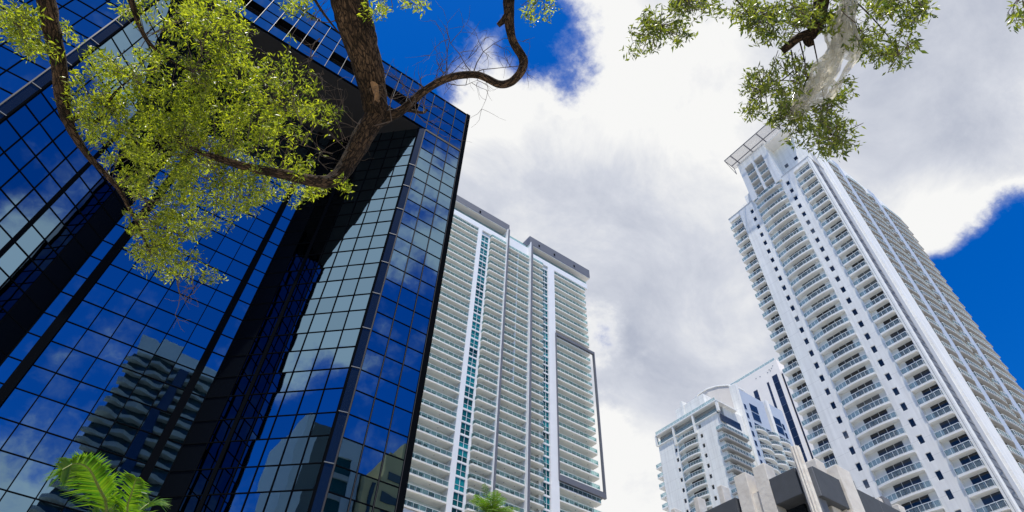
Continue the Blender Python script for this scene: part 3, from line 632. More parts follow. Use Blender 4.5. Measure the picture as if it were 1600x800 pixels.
    for b in ((38, 64, 102.8, 120, 141.3, 144.6), (73.5, 92, 102.8, 120, 141.3, 144.6)): bld(MB().box(*b), 'penthouse_wall', M['m_teal'])
    for b in ((36, 64.4, 99.4, 122, 144.9, 147.5), (72.1, 96.2, 99.4, 122, 144.4, 148.0)): bld(MB().box(*b), 'roof_band', M['m_grey'])
    for b in ((36.1, 64.3, 99.5, 121, 144.6, 144.89), (72.2, 96.1, 99.5, 121, 144.1, 144.39)): bld(MB().box(*b), 'roof_soffit', M['m_slab'])
    bld(MB().box(64.4, 72.1, 101.5, 120, 143.3, 145.4), 'roof_parapet', M['m_wall'])
    for x in (41, 53.5, 75.5, 81.5, 89.5): bld(MB().box(x, x+.5, 99.3, 99.4, 145.3, 146.2), 'band_lamp', M['mullion'])
    # slate picture frame round the lower right balconies
    bld(MB().box(81.7, 81.95, 99.6, 100.3, 70.6, 113.9), 'frame_post', M['m_grey'])
    bld(MB().box(95.35, 95.7, 99.6, 100.3, 70.6, 113.9), 'frame_post', M['m_grey'])
    bld(MB().box(81.95, 95.35, 99.62, 100.28, 113.1, 113.9), 'frame_beam', M['m_grey'])
    bld(MB().box(81.95, 95.35, 99.62, 100.28, 70.6, 72.0).box(82.0, 95.1, 100.3, 102.5, 70.62, 70.9), 'frame_beam', M['m_grey'])
build_mid_tower()

# ------------------------------------------------------------------ shorter white tower and far tower
def build_short_tower():
    X0, YA, YC = 128.2, 86.95, 110.4
    T = thing('short_white_tower', 'shorter white apartment block with a curved pale crown behind the stone building', 'apartment tower', (X0, 98, 0)); O = Vector((X0, 98, 0))
    def bld(mb, name, m, **k):
        mb.v = [(x-O.x, y-O.y, z) for x, y, z in mb.v]; return mb.build(name, m, T, **k)
    def Z(z): return EYE+(z-EYE)*1.282
    F0 = Z(78.3)-1.25; NF = 13; floors = [F0-3.0*k for k in range(NF)]; ZL = floors[-1]-.5; ZW = F0+2.6
    holes = [(f+.65, f+1.85) for f in reversed(floors)]
    w = MB()
    wall_holes_y(w, X0, X0+.78, YA+.2, 95.3, ZL, ZW, 93.3, 94.15, holes)
    wall_holes_y(w, X0, X0+.78, 102.3, YC-.8, ZL, ZW, 103.0, 103.85, holes)
    bld(w, 'wall', M['t_wall'])
    for y in (93.72, 103.42): copies(mm(MB().box(.3, .34, -.42, .42, -.6, .6), M['door'], 'window'), 'window', None, T, [(0, y-O.y, f+1.25) for f in floors])
    bld(MB().box(X0+.8, X0+3, YA+.3, YC-.8, ZL, ZW-.3).box(X0, X0+3, YA+.3, YC-.8, 0, ZL), 'recess_wall', M['t_wall'])
    bld(MB().box(X0+3, X0+33, YA+.0, YC-.8, 0, ZW+2.9), 'body', M['t_wall'])
    y0, y1 = 95.3, 102.3; p = [(.5, .02)]+bow(0, y1-y0, -.2, .55, 8)+[(.5, y1-y0-.02)]
    rl, gg = rail_along(p, post=1.1)
    copies(mm(slab([(x-.04, y) for x, y in p], [(.78, y1-y0), (.78, 0)], .28), M['t_slab'], 'balcony'), 'balcony', None, T, [(0, y0-O.y, f) for f in floors], [('railing', mm(rl, M['rail_w'], 'railing')), ('railing_glass', mm(gg, M['rail_glass'], 'railing_glass'))])
    copies(mm(MB().box(-.04, -.01, 1.2, 5.4, .05, 2.6), M['door'], 'balcony_door'), 'balcony_door', None, T, [(.8, y0-O.y, f) for f in floors])
    # left-end balconies standing out past the wall
    p = [(0, 0), (0, 2.4), (2.2, 2.4)]; rl, gg = rail_along(p, post=1.0)
    copies(mm(MB().box(-.05, 2.6, -.6, 2.45, -.30, 0), M['t_slab'], 'balcony'), 'balcony', None, T, [(.3, YC-.8-O.y, f-.6) for f in floors[1:]], [('railing', mm(rl, M['rail_w'], 'railing')), ('railing_glass', mm(gg, M['rail_glass'], 'railing_glass'))])
    copies(mm(MB().box(.1, 1.3, 0, .05, 0, 2.3), M['door'], 'end_door'), 'balcony_door', None, T, [(0, YC-.8-O.y, f-.5) for f in floors])
    # corner balconies wrapping the right edge
    p = [(.2, 1.2), (-.75, 1.2), (-.75, -1.2), (9.6, -1.2), (10.0, .1)]; rl, gg = rail_along(p, post=1.1)
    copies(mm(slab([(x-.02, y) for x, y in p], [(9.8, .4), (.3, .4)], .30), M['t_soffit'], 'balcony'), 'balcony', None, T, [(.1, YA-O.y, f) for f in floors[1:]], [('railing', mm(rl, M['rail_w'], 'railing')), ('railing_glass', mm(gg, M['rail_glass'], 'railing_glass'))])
    copies(mm(MB().box(1.0, 9.2, -.05, -.02, .05, 2.4), M['door'], 'corner_window'), 'corner_window', None, T, [(0, YA-O.y, f) for f in floors])
    # top loggia storey: slab on posts
    zt = ZW+.2
    bld(MB().box(X0-.6, X0+3, YA-1.0, YC-.5, zt+2.7, zt+3.1).box(X0+3, X0+8, YA-1.0, YA-.02, zt+2.7, zt+3.1), 'top_slab', M['t_slab'])
    bld(MB().box(X0+1.0, X0+2.9, YA+.4, YC-1, ZW-.3, zt+2.7), 'loggia_wall', M['t_soffit'])
    for y in (YA-.9, 94.9, 102.6, YC-.9): bld(MB().box(X0-.55, X0+.2, y, y+.6, ZW-3.0 if 94 < y < 104 else ZW-.2, zt+2.7), 'loggia_post', M['t_wall'])
    rl, gg = rail_along([(0, 0), (0, YC-YA-.2)], post=1.2)
    bld(MB().box(X0-.3, X0+1.2, YA+.2, YC-.8, ZW-.3, ZW), 'loggia_slab', M['t_slab'])
    link('loggia_glass', mm(gg, M['rail_glass'], 'loggia_glass'), None, T, (-.2, YA-O.y, ZW)); link('terrace_glass', bpy.data.meshes['loggia_glass'], None, T, (-.4, YA-.5-O.y, zt+3.1)); link('terrace_railing', mm(rl, M['rail_w'], 'terrace_railing'), None, T, (-.4, YA-.5-O.y, zt+3.1))
    zp = zt+3.1
    for b in ((X0+2.5, X0+12, 92, 103.0, zp, zp+6.6), (X0+2.5, X0+12, 103.0, 107.2, zp, zp+2.4), (X0+2.2, X0+6, 99.6, 100.6, zp, zp+8.0)): bld(MB().box(*b), 'penthouse', M['t_wall'])
    copies(mm(MB().box(-.05, .05, -1.1, 1.1, 0, 2.2), M['door'], 'penthouse_window'), 'window', None, T, [(2.5, y-O.y, zp+.2) for y in (98.5, 105.2)])
    # curved crown (drum of flat facets)
    cx, cy, rr = X0+15.5, 95.4, 8.0; poly = [(cx+rr*math.cos(2*math.pi*k/16+.2), cy+rr*math.sin(2*math.pi*k/16+.2)) for k in range(16)]
    bld(MB().prism(poly, ZW+2, 115.9), 'crown_drum', M['drum'])
    poly2 = [(cx+(x-cx)*1.03, cy+(y-cy)*1.03) for x, y in poly]; bld(MB().prism(poly2, 115.9, 116.3), 'crown_rim', M['t_slab'])
    # right face: fins, panels, windows, balconies
    bld(MB().box(X0+12.6, X0+24, YA-.35, YA+1.5, 0, 114.5), 'side_panel', M['t_blue'])
    bld(MB().box(X0+11.3, X0+12.6, YA-.6, YA+3, 0, 115.7), 'side_fin', M['t_wall'])
    bld(MB().box(X0+26.7, X0+33.4, YA-.35, YA+1.5, 0, 115.3), 'side_panel', M['t_blue'])
    bld(MB().box(X0+25.4, X0+26.7, YA-.6, YA+3, 0, 115.8), 'side_fin', M['t_wall'])
    rf = [F0+9-3*k for k in range(NF+3)]
    copies(mm(MB().box(-.45, .45, -.42, -.34, 0, 1.7), M['door_blue'], 'side_window'), 'window', None, T, [(13.8, YA-O.y, f) for f in rf])
    for x in (18.0, 28.6): copies(mm(MB().box(-1.7, -.05, -.44, -.34, 0, 2.5).box(.05, 1.7, -.44, -.34, 0, 2.5), M['door_blue'], 'wide_window'), 'wide_window', None, T, [(x, YA-O.y, rf[0]+.6), (x, YA-O.y, rf[1]+.6)])
    copies(mm(MB().box(-.5, .5, -.44, -.34, 0, 1.9), M['door_blue'], 'side_window'), 'window', None, T, [(31.2, YA-O.y, f) for f in rf[:4]])
    for xa, xb, dd in ((15.6, 20.6, .7), (20.8, 25.6, 1.1), (26.2, 31.2, .7)):
        p = [(0, 0)]+bowx(0, xb-xa, -.5, dd, 6)+[(xb-xa, 0)]; rl, gg = rail_along(p, post=1.1)
        copies(mm(slab(p, [], .30), M['t_slab'], 'balcony'), 'balcony', None, T, [(xa, YA-.36-O.y, f) for f in rf[2:]], [('railing', mm(rl, M['rail_w'], 'railing')), ('railing_glass', mm(gg, M['rail_glass'], 'railing_glass'))])
        copies(mm(MB().box(.4, xb-xa-.3, -.42, -.34, .05, 2.4), M['door_blue'], 'side_door'), 'balcony_door', None, T, [(xa, YA-O.y, f) for f in rf[2:]])
build_short_tower()
def build_far_tower():
    X0 = 205.0; k = X0/100
    T = thing('far_white_tower', 'far warm white tower with narrow dark window strips between the two white towers', 'tower', (X0, 108, 0)); O = Vector((X0, 108, 0))
    def bld(mb, name, m, **kk):
        mb.v = [(x-O.x, y-O.y, z) for x, y, z in mb.v]; return mb.build(name, m, T, **kk)
    Z = lambda z: EYE+(z-EYE)*k
    zt = Z(83.1)
    bld(MB().box(X0, X0+40, 51.2*k, 66*k, 0, zt), 'wall', M['far_wall'])
    bld(MB().box(X0-.02, X0+30, 46*k, 50.75*k, 0, Z(80)), 'side_wing', M['far_wall'])
    bld(MB().box(X0+.4, X0+30, 50.75*k, 51.2*k, 0, Z(79.5)), 'dark_gap', M['far_glass'])
    rl, gg = rail_along([(0, 0), (0, 14*k)], post=2.5, h=1.4, r=.05); link('roof_railing', mm(rl, M['rail_w'], 'roof_railing'), None, T, (.3, 51.5*k-O.y, zt)); link('roof_glass', mm(gg, M['rail_glass'], 'roof_glass'), None, T, (.3, 51.5*k-O.y, zt))
    for y0, y1, z1 in ((52.0, 53.25, 79.9), (54.25, 54.75, 79.2), (57.2, 58.2, 79.0)):
        w = (y1-y0)*k
        fr = MB()
        z = Z(z1)
        n = 18
        copies(mm(MB().box(-.06, -.02, .06, w-.06, .1, 3.5), M['far_glass'], 'strip_window'), 'window', None, T, [(0, y0*k-O.y, z-3.6*(j+1)) for j in range(n)])
        bld(MB().box(X0-.03, X0, y0*k, y1*k, z-3.6*n, z+.1), 'window_strip', M['steel'])
    for y, z in ((52.6, 81.6), (53.0, 81.2), (53.2, 81.6), (53.7, 81.2), (55.6, 81.3), (56.6, 81.4), (52.2, 82.0)):
        bld(MB().box(X0-.06, X0, y*k, y*k+.45, Z(z), Z(z)+.4), 'wall_vent', M['t_grey'])
build_far_tower()

# ------------------------------------------------------------------ low stone building in front
def build_stone():
    T = thing('stone_building', 'low cream stone building with charcoal boxed parapets and a fluted corner column', 'building', (52, 30, 0)); O = Vector((52, 30, 0))
    def bld(mb, name, m, label=None, bev=0.0):
        mb.v = [(x-O.x, y-O.y, z) for x, y, z in mb.v]; o = mb.build(name, m, T, label=label)
        if bev:
            b = o.modifiers.new('bevel', 'BEVEL'); b.width = bev; b.segments = 2
        return o
    YS = 23.7
    bld(MB().box(46.6, 80, 25.2, 60, 0, 26.3), 'wall', M['slate2'])
    bld(MB().box(46.3, 46.6, 25.6, 27.4, 18, 26.0).box(47.2, 49.3, 24.9, 25.2, 18, 26.0), 'dark_window', M['door'])
    # left (facing the street) side
    bld(MB().box(45.0, 46.5, 30.86, 60, 24.5, 28.05), 'parapet', M['slate'], bev=.04)
    for y0, y1 in ((29.22, 30.5), (27.2, 28.47)): bld(MB().box(44.9, 46.2, y0, y1, 0, 29.7), 'stone_pier', M['stone'], bev=.05)
    bld(MB().box(45.15, 46.2, 28.47, 29.22, 0, 27.75), 'stone_infill', M['stone'])
    for y0 in (33.05, 36.0, 39, 42): bld(MB().box(46.5, 47.6, y0, y0+.55, 0, 30.6), 'stone_pier', M['stone'], bev=.05)
    bld(MB().box(44.85, 47.6, 24.64, 27.16, 25.9, 28.12), 'parapet_box', M['slate'], bev=.05)
    # fluted corner column
    cx, cy = 44.75, 23.95
    n = 20; poly = []
    for k in range(n):
        a = 2*math.pi*k/n; r = .40 if k % 2 else .30; poly.append((cx+r*math.cos(a), cy+r*math.sin(a)))
    bld(MB().prism(poly, 0, 29.55), 'corner_column', M['stone_w'], bev=.02)
    bld(MB().box(45.0, 46.6, 23.9, 24.6, 0, 27.9), 'corner_wall', M['slate2'])
    # right side
    bld(MB().box(45.75, 49.25, 23.55, 25.2, 25.55, 28.1), 'parapet_box', M['slate'], bev=.05)
    bld(MB().box(45.6, 45.74, 23.6, 24.5, 25.6, 28.0), 'box_return', M['slate2'])
    for x0, x1, y0, z in ((47.6, 48.9, 24.1, 29.7), (49.4, 51.3, 23.4, 29.45)): bld(MB().box(x0, x1, y0, y0+1.4, 0, z), 'stone_pier', M['stone'], bev=.05)
    bld(MB().box(49.0, 49.38, 23.75, 25, 0, 27.0), 'stone_infill', M['stone_w'])
    bld(MB().box(51.5, 80, 23.5, 25.2, 24.2, 28.05), 'parapet', M['slate'], bev=.04)
    for x in (54.6, 58.0): bld(MB().box(x, x+.04, 23.48, 23.5, 24.3, 28.0), 'panel_joint', M['slate2'])
    for x0 in (52.3, 57.6, 60.0): bld(MB().box(x0, x0+1.1, 24.3, 25.6, 0, 29.7), 'stone_pier', M['stone'] if x0 > 59 else M['slate2'], bev=.05)
    bld(MB().box(51.45, 52.25, 24.4, 25.4, 0, 29.4).box(57.0, 57.55, 24.4, 25.4, 0, 29.4), 'stone_pier', M['stone_w'], bev=.04)
build_stone()

# ------------------------------------------------------------------ buildings across the street, seen as reflections
def build_reflected():
    T = thing('curved_balcony_tower', 'pale tower of wavy balconies mirrored in the front panes of the glass tower', 'apartment tower', (8, -75, 0)); O = Vector((8, -75, 0))
    def bld(mb, name, m, par, **k):
        o = par.location; mb.v = [(x-o[0], y-o[1], z) for x, y, z in mb.v]; return mb.build(name, m, par, **k)
    bld(MB().box(-9, 26, -98, -72, 0, 101), 'wall', M['ref_dark'], T)
    bld(MB().box(-8.5, 26, -98, -70.5, 101.2, 106.3), 'roof_band', M['ref_white'], T)
    bld(MB().box(1.5, 3.8, -72, -70.2, 30, 101), 'glass_strip', M['door_blue'], T)
    for x0, x1 in ((-10, 1.4), (3.9, 26)):
        n = 10; path = [(x0+(x1-x0)*k/n, 1.6+.7*math.sin(k*1.3)) for k in range(n+1)]
        sl_ = slab(path, [(x1, 0), (x0, 0)], .9); sl_.v = [(x-O.x, y, z) for x, y, z in sl_.v]
        copies(mm(sl_, M['ref_slab'], 'balcony'), 'balcony', None, T, [(0, 3.1, 99-3.1*k) for k in range(24)])
    T2 = thing('dark_slab_tower', 'dark glass tower with a pale end wall mirrored in the slanted panes', 'tower', (-92, 0, 0))
    bld(MB().box(-104, -80.6, -20, 17.2, 0, 81), 'wall', M['ref_dark'], T2)
    bld(MB().box(-104, -80, 15.3, 17.6, 0, 82.5), 'end_wall', M['ref_white'], T2)
    copies(mm(MB().box(0, 1.2, 0, 2.4, -.25, .1), M['ref_slab'], 'balcony'), 'balcony', None, T2, [(11.4, 8.5, 78-3.2*k) for k in range(14)])
    copies(mm(MB().box(0, .5, 0, 30, -.2, .1), M['far_glass'], 'ledge'), 'ledge', None, T2, [(11.4, -19, 78-3.2*k) for k in range(14)])
    T3 = thing('beige_stepped_building', 'beige stepped building mirrored low in the right hand panes', 'building', (48, -50, 0))
    bld(MB().prism([(60, -60), (60, -45), (52, -45), (52, -60)], 0, 77.5).prism([(52, -60), (52, -45), (48.6, -45), (48.6, -60)], 0, 73.8).prism([(48.6, -60), (48.6, -45.2), (44.5, -45.2), (44.5, -60)], 0, 68.6), 'wall', M['beige'], T3)
    for z in (69.8, 65.6, 61.4, 57): bld(MB().box(49.6, 54, -45.0, -44.8, z-1.8, z), 'window_band', M['ref_dark'], T3)
    bld(MB().box(46.0, 46.9, -45.2, -45.0, 40, 66), 'window_strip', M['ref_dark'], T3)
    T4 = thing('green_glass_block', 'green glass block with a pale cornice mirrored beside the beige building', 'building', (40, -55, 0))
    bld(MB().box(33, 43.6, -62, -48, 0, 71.0), 'wall', M['m_teal'], T4)
    bld(MB().box(33, 44.0, -62, -47.5, 71.0, 75.5).box(42.0, 44.0, -47.9, -47.5, 50, 71), 'cornice', M['ref_white'], T4)
    for z in (66.5, 62, 57.5): bld(MB().box(33, 42, -48, -47.7, z, z+1.2), 'floor_band', M['ref_slab'], T4)
build_reflected()

# ------------------------------------------------------------------ trees
def leaf_clump(V, F, c, rad, n, size, droop=0.35, aspect=0.30):
    for _ in range(n):
        d = Vector((random.gauss(0, 1), random.gauss(0, 1), random.gauss(0, 1)))
        d = d.normalized()*random.random()**0.45*rad; p = c+d
        ax = Vector((random.gauss(0, 1), random.gauss(0, 1), random.gauss(0, .8)-droop)).normalized()
        sd = ax.cross(Vector((random.gauss(0, 1), random.gauss(0, 1), random.gauss(0, 1)))).normalized(); nn = ax.cross(sd)
        L = size*random.choice((.65, .8, .9, 1.0, 1.1, 1.25, 1.45))*random.uniform(.9, 1.1); w = L*aspect*random.uniform(.8, 1.2)
        k = len(V)
        V += [tuple(p), tuple(p+ax*L*.45+sd*w*.5+nn*L*.05), tuple(p+ax*L), tuple(p+ax*L*.45-sd*w*.5+nn*L*.05), tuple(p+ax*L*.5-nn*L*.03)]
        F += [(k, k+1, k+4), (k+1, k+2, k+4), (k, k+4, k+3), (k+4, k+2, k+3)]
def spray(V, F, TW, a, c, size, nl, spread):
    """a twig from a to c carrying leaves along its outer half"""
    mid = a.lerp(c, .5)+Vector((random.gauss(0, .05), random.gauss(0, .05), random.uniform(0, .08)))
    pts = catmull([a, mid, c], 3); TW.tube(pts, [.0035-.0004*i for i in range(len(pts))], 4, False)
    for _ in range(nl):
        t = random.uniform(.35, 1.05); p = a.lerp(mid, t*2) if t < .5 else mid.lerp(c, (t-.5)*2)
        leaf_clump(V, F, p, spread, 1, size)
from mathutils import noise as mnoise
def limb(mb, pts, rad, n=6, seg=10, wob=.05):
    n *= 4; seg = int(seg*2.4); P = catmull(pts, n); rl = [x*.68 for x in lerpl(rad, n)]; q = len(mb.v); mb.tube(P, rl, seg, True, 0)
    run = random.uniform(0, 50)
    for i, p in enumerate(P):
        if i: run += (p-P[i-1]).length
        for k in range(seg):
            v = Vector(mb.v[q+i*seg+k]); d = v-p; r = d.length
            if r < 1e-5: continue
            an = 2*math.pi*k/seg; r0 = max(rl[i], .02); c = Vector((math.cos(an)*r0, math.sin(an)*r0, run)); mb.bark[q+i*seg+k] = tuple(c)
            cs = Vector((c.x*1.0, c.y*1.0, c.z*.35))
            a = mnoise.noise(c*2.5)*.10 + (abs(mnoise.noise(cs*22))-.2)*.11 + mnoise.noise(c*14)*.04
            mb.v[q+i*seg+k] = tuple(p+d*(1+a*wob/.06))
    return P
def bare(TW, p, d, L, r, depth):
    pts = [p]; q = p
    for k in range(4):
        d = (d+Vector((random.gauss(0, .22), random.gauss(0, .22), random.gauss(0, .2)))).normalized(); q = q+d*L/4; pts.append(q)
    TW.tube(pts, [r*(1-.16*i) for i in range(5)], 4, False)
    if depth:
        for k in range(random.choice((3, 4, 4))):
            i = random.randint(1, 4); s = Vector((random.gauss(0, 1), random.gauss(0, 1), random.gauss(0, .8))).normalized()
            bare(TW, pts[i], (d*.55+s*.85).normalized(), L*random.uniform(.45, .75), r*.6, depth-1)
def to_frame(v, o): return [tuple(Vector(p)-o) for p in v]
def finish(mb, name, m, T, smooth=True, stuff=False):
    o = Vector(T.location); mb.v = [(x-o.x, y-o.y, z-o.z) for x, y, z in mb.v]; ob = mb.build(name, m, T, smooth)
    if stuff: ob['kind'] = 'stuff'
    return ob
def build_left_tree():
    base = HEAD*-3.2+RIGHT*-1.9; base.z = 0
    T = thing('oak_tree', 'large tree with a thick forked limb and yellow green leaves before the glass tower', 'tree', base)
    tr = MB()
    d = 6.2
    main = [base, base+Vector((.1, .15, 2.2)), base+HEAD*.7+RIGHT*.2+Vector((0, 0, 4.6)), at(500, -230, 6.2), at(530, -60, 6.2), at(556, 40, 6.25), at(578, 120, 6.3), at(590, 185, 6.35)]
    limb(tr, main, [.42, .36, .31, .26, .245, .235, .205, .165], 8, 14, .06)
    low = [at(592, 175, 6.35), at(572, 205, 6.25), at(550, 245, 6.1), at(527, 277, 5.95), at(500, 284, 5.85), at(440, 272, 5.75), at(375, 258, 5.75), at(320, 240, 5.9), at(285, 225, 6.1)]
    limb(tr, low, [.16, .15, .125, .105, .080, .065, .05, .035, .02], 6, 10, .07)
    rgt = [at(592, 190, 6.35), at(628, 172, 6.3), at(662, 143, 6.25), at(700, 122, 6.2), at(745, 117, 6.1), at(782, 132, 6.1), at(806, 122, 6.1), at(818, 95, 6.1), at(800, 60, 6.1), at(795, 10, 6.1), at(796, -60, 6.1), at(780, -200, 6.0)]
    limb(tr, rgt, [.085, .065, .055, .055, .05, .055, .058, .065, .055, .075, .085, .09], 6, 10, .07)
    limb(tr, [at(778, 40, 6.1), at(790, 28, 6.1), at(800, 10, 6.1)], [.03, .05, .04], 4, 8, .08)
    lf = [base+HEAD*.4+Vector((0, 0, 3.9)), base+HEAD*1.2+RIGHT*-1.5+Vector((0, 0, 5.6)), at(40, -180, 6.0), at(70, -10, 6.0), at(80, 45, 6.0), at(92, 100, 6.0), at(97, 150, 6.0), at(108, 195, 6.0), at(135, 240, 6.05), at(165, 272, 6.1), at(188, 300, 6.1), at(212, 345, 6.15), at(232, 388, 6.2)]
    limb(tr, lf, [.16, .13, .10, .088, .083, .083, .078, .052, .036, .03, .025, .018, .010], 6, 9, .09)
    limb(tr, [at(112, 190, 6.0), at(125, 180, 6.0), at(150, 190, 6.0), at(165, 165, 5.95), at(185, 140, 5.95), at(205, 122, 5.9)], [.03, .025, .022, .018, .014, .008], 4, 7, .1)
    limb(tr, [at(198, -30, 6.0), at(208, 10, 6.0), at(228, 60, 6.0), at(262, 92, 6.0), at(300, 112, 6.0)], [.04, .034, .024, .014, .006], 5, 7, .08)
    limb(tr, [at(480, -20, 6.2), at(505, 20, 6.2), at(530, 52, 6.2)], [.02, .016, .010], 4, 6)
    limb(tr, [at(590, 180, 6.3), at(630, 172, 6.3), at(660, 176, 6.3), at(668, 170, 6.3)], [.05, .03, .022, .012], 4, 6)
    finish(tr, 'trunk', M['bark'], T)
    scar = MB(); r0 = at(586, 142, 6.13); ax = (at(590, 160, 6.1)-at(575, 110, 6.1)).normalized(); sx = ax.cross(ray(585, 140)).normalized()
    pts = []
    for k in range(14):
        a = 2*math.pi*k/14; pts.append(r0+ax*math.copysign(abs(math.cos(a))**.6, math.cos(a))*.105*random.uniform(.7, 1.2)+sx*math.copysign(abs(math.sin(a))**.6, math.sin(a))*.034*random.uniform(.5, 1.4))
    pb = [p+ray(585, 140)*.08 for p in pts]; q = len(scar.v); scar.v += [tuple(p) for p in pts+pb]; scar.f.append(tuple(range(14))); scar.f += [(k, 14+k, 14+(k+1) % 14, (k+1) % 14) for k in range(14)]
    finish(scar, 'bark_scar', M['bark_pale'], T, False)
    tw = MB()
    for px, py, n in ((640, 165, 3), (690, 128, 5), (745, 116, 3), (612, 190, 2), (660, 174, 2), (560, 200, 1)):
        for _ in range(n):
            a = at(px+random.uniform(-12, 12), py+random.uniform(-4, 4), 6.2)
            d = (CU*random.uniform(.1, 1.0)+CR*random.uniform(-.9, .9)+CF*random.uniform(-.5, .5)).normalized()
            if py > 160 and random.random() < .5: d = (CU*random.uniform(-.8, -.1)+CR*random.uniform(-.6, .6)).normalized()
            bare(tw, a, d, random.uniform(.28, .62), .0055, 2)
    for px, py in ((330, 90), (360, 150), (430, 110), (455, 130), (520, 240), (480, 110), (500, 60), (540, 30), (300, 420), (275, 430), (215, 300), (205, 330)):
        bare(tw, at(px, py, 6.2), (CU*random.uniform(-1, .6)+CR*random.uniform(-.8, .8)).normalized(), random.uniform(.2, .45), .007, 2)
    cl = [(30, 45, 45, 32), (55, 75, 35, 20), (20, 20, 25, 18), (105, 55, 18, 14), (250, 14, 60, 16), (330, 22, 50, 26), (285, 45, 40, 22), (150, 110, 42, 30), (135, 160, 22, 28), (185, 135, 40, 32), (150, 205, 30, 22), (180, 175, 42, 38), (245, 95, 38, 26),
          (345, 70, 42, 42), (320, 120, 45, 30), (275, 165, 55, 40), (335, 175, 55, 40), (395, 125, 42, 30), (440, 115, 40, 24), (470, 155, 34, 26), (500, 185, 30, 22), (450, 195, 45, 26), (400, 190, 50, 36), (385, 235, 60, 32), (250, 215, 55, 42), (310, 235, 55, 38),
          (205, 250, 34, 30), (250, 285, 55, 38), (320, 290, 60, 38), (380, 295, 45, 30), (430, 285, 45, 26), (465, 305, 30, 16), (500, 300, 28, 14), (540, 290, 20, 12), (480, 250, 24, 16), (240, 340, 42, 36), (300, 335, 50, 32), (350, 330, 36, 22), (400, 325, 30, 16),
          (245, 390, 34, 30), (285, 385, 36, 26), (265, 420, 30, 16), (310, 425, 22, 12), (332, 432, 12, 8), (225, 400, 16, 20), (480, 5, 30, 12), (455, 15, 12, 12), (600, 8, 24, 12), (645, 6, 30, 10), (575, 22, 10, 10), (845, 6, 24, 18), (825, 25, 10, 10), (365, 20, 18, 20), (380, 60, 14, 30)]
    V = []; F = []; anchors = catmull(low, 3)[6:]+catmull(lf, 3)[20:]+[at(300, 112, 6), at(228, 60, 6), at(205, 122, 5.9), at(165, 165, 5.95), at(350, 60, 6.3), at(430, 170, 6.4), at(480, 0, 6.2), at(610, -10, 6.2), at(840, -10, 6.1), at(20, 30, 6)]
    for cx, cy, rx, ry in cl:
        nsub = max(3, int(rx*ry/74))
        for _ in range(nsub):
            a = random.uniform(0, 6.283); r = random.random()**.5
            c = at(cx+rx*r*math.cos(a), cy+ry*r*math.sin(a), 6.25+random.gauss(0, .38))
            an = min(anchors, key=lambda q: (q-c).length); st = an.lerp(c, max(0, 1-.32/max(.33, (c-an).length)))
            spray(V, F, tw, st, c, .046, 11, .045)
            leaf_clump(V, F, c, .078, 33, .040)
    finish(tw, 'twigs', M['twig'], T, True, True)
    o = MB(); o.v = V; o.f = F; finish(o, 'crown', M['leaf'], T, False)
build_left_tree()
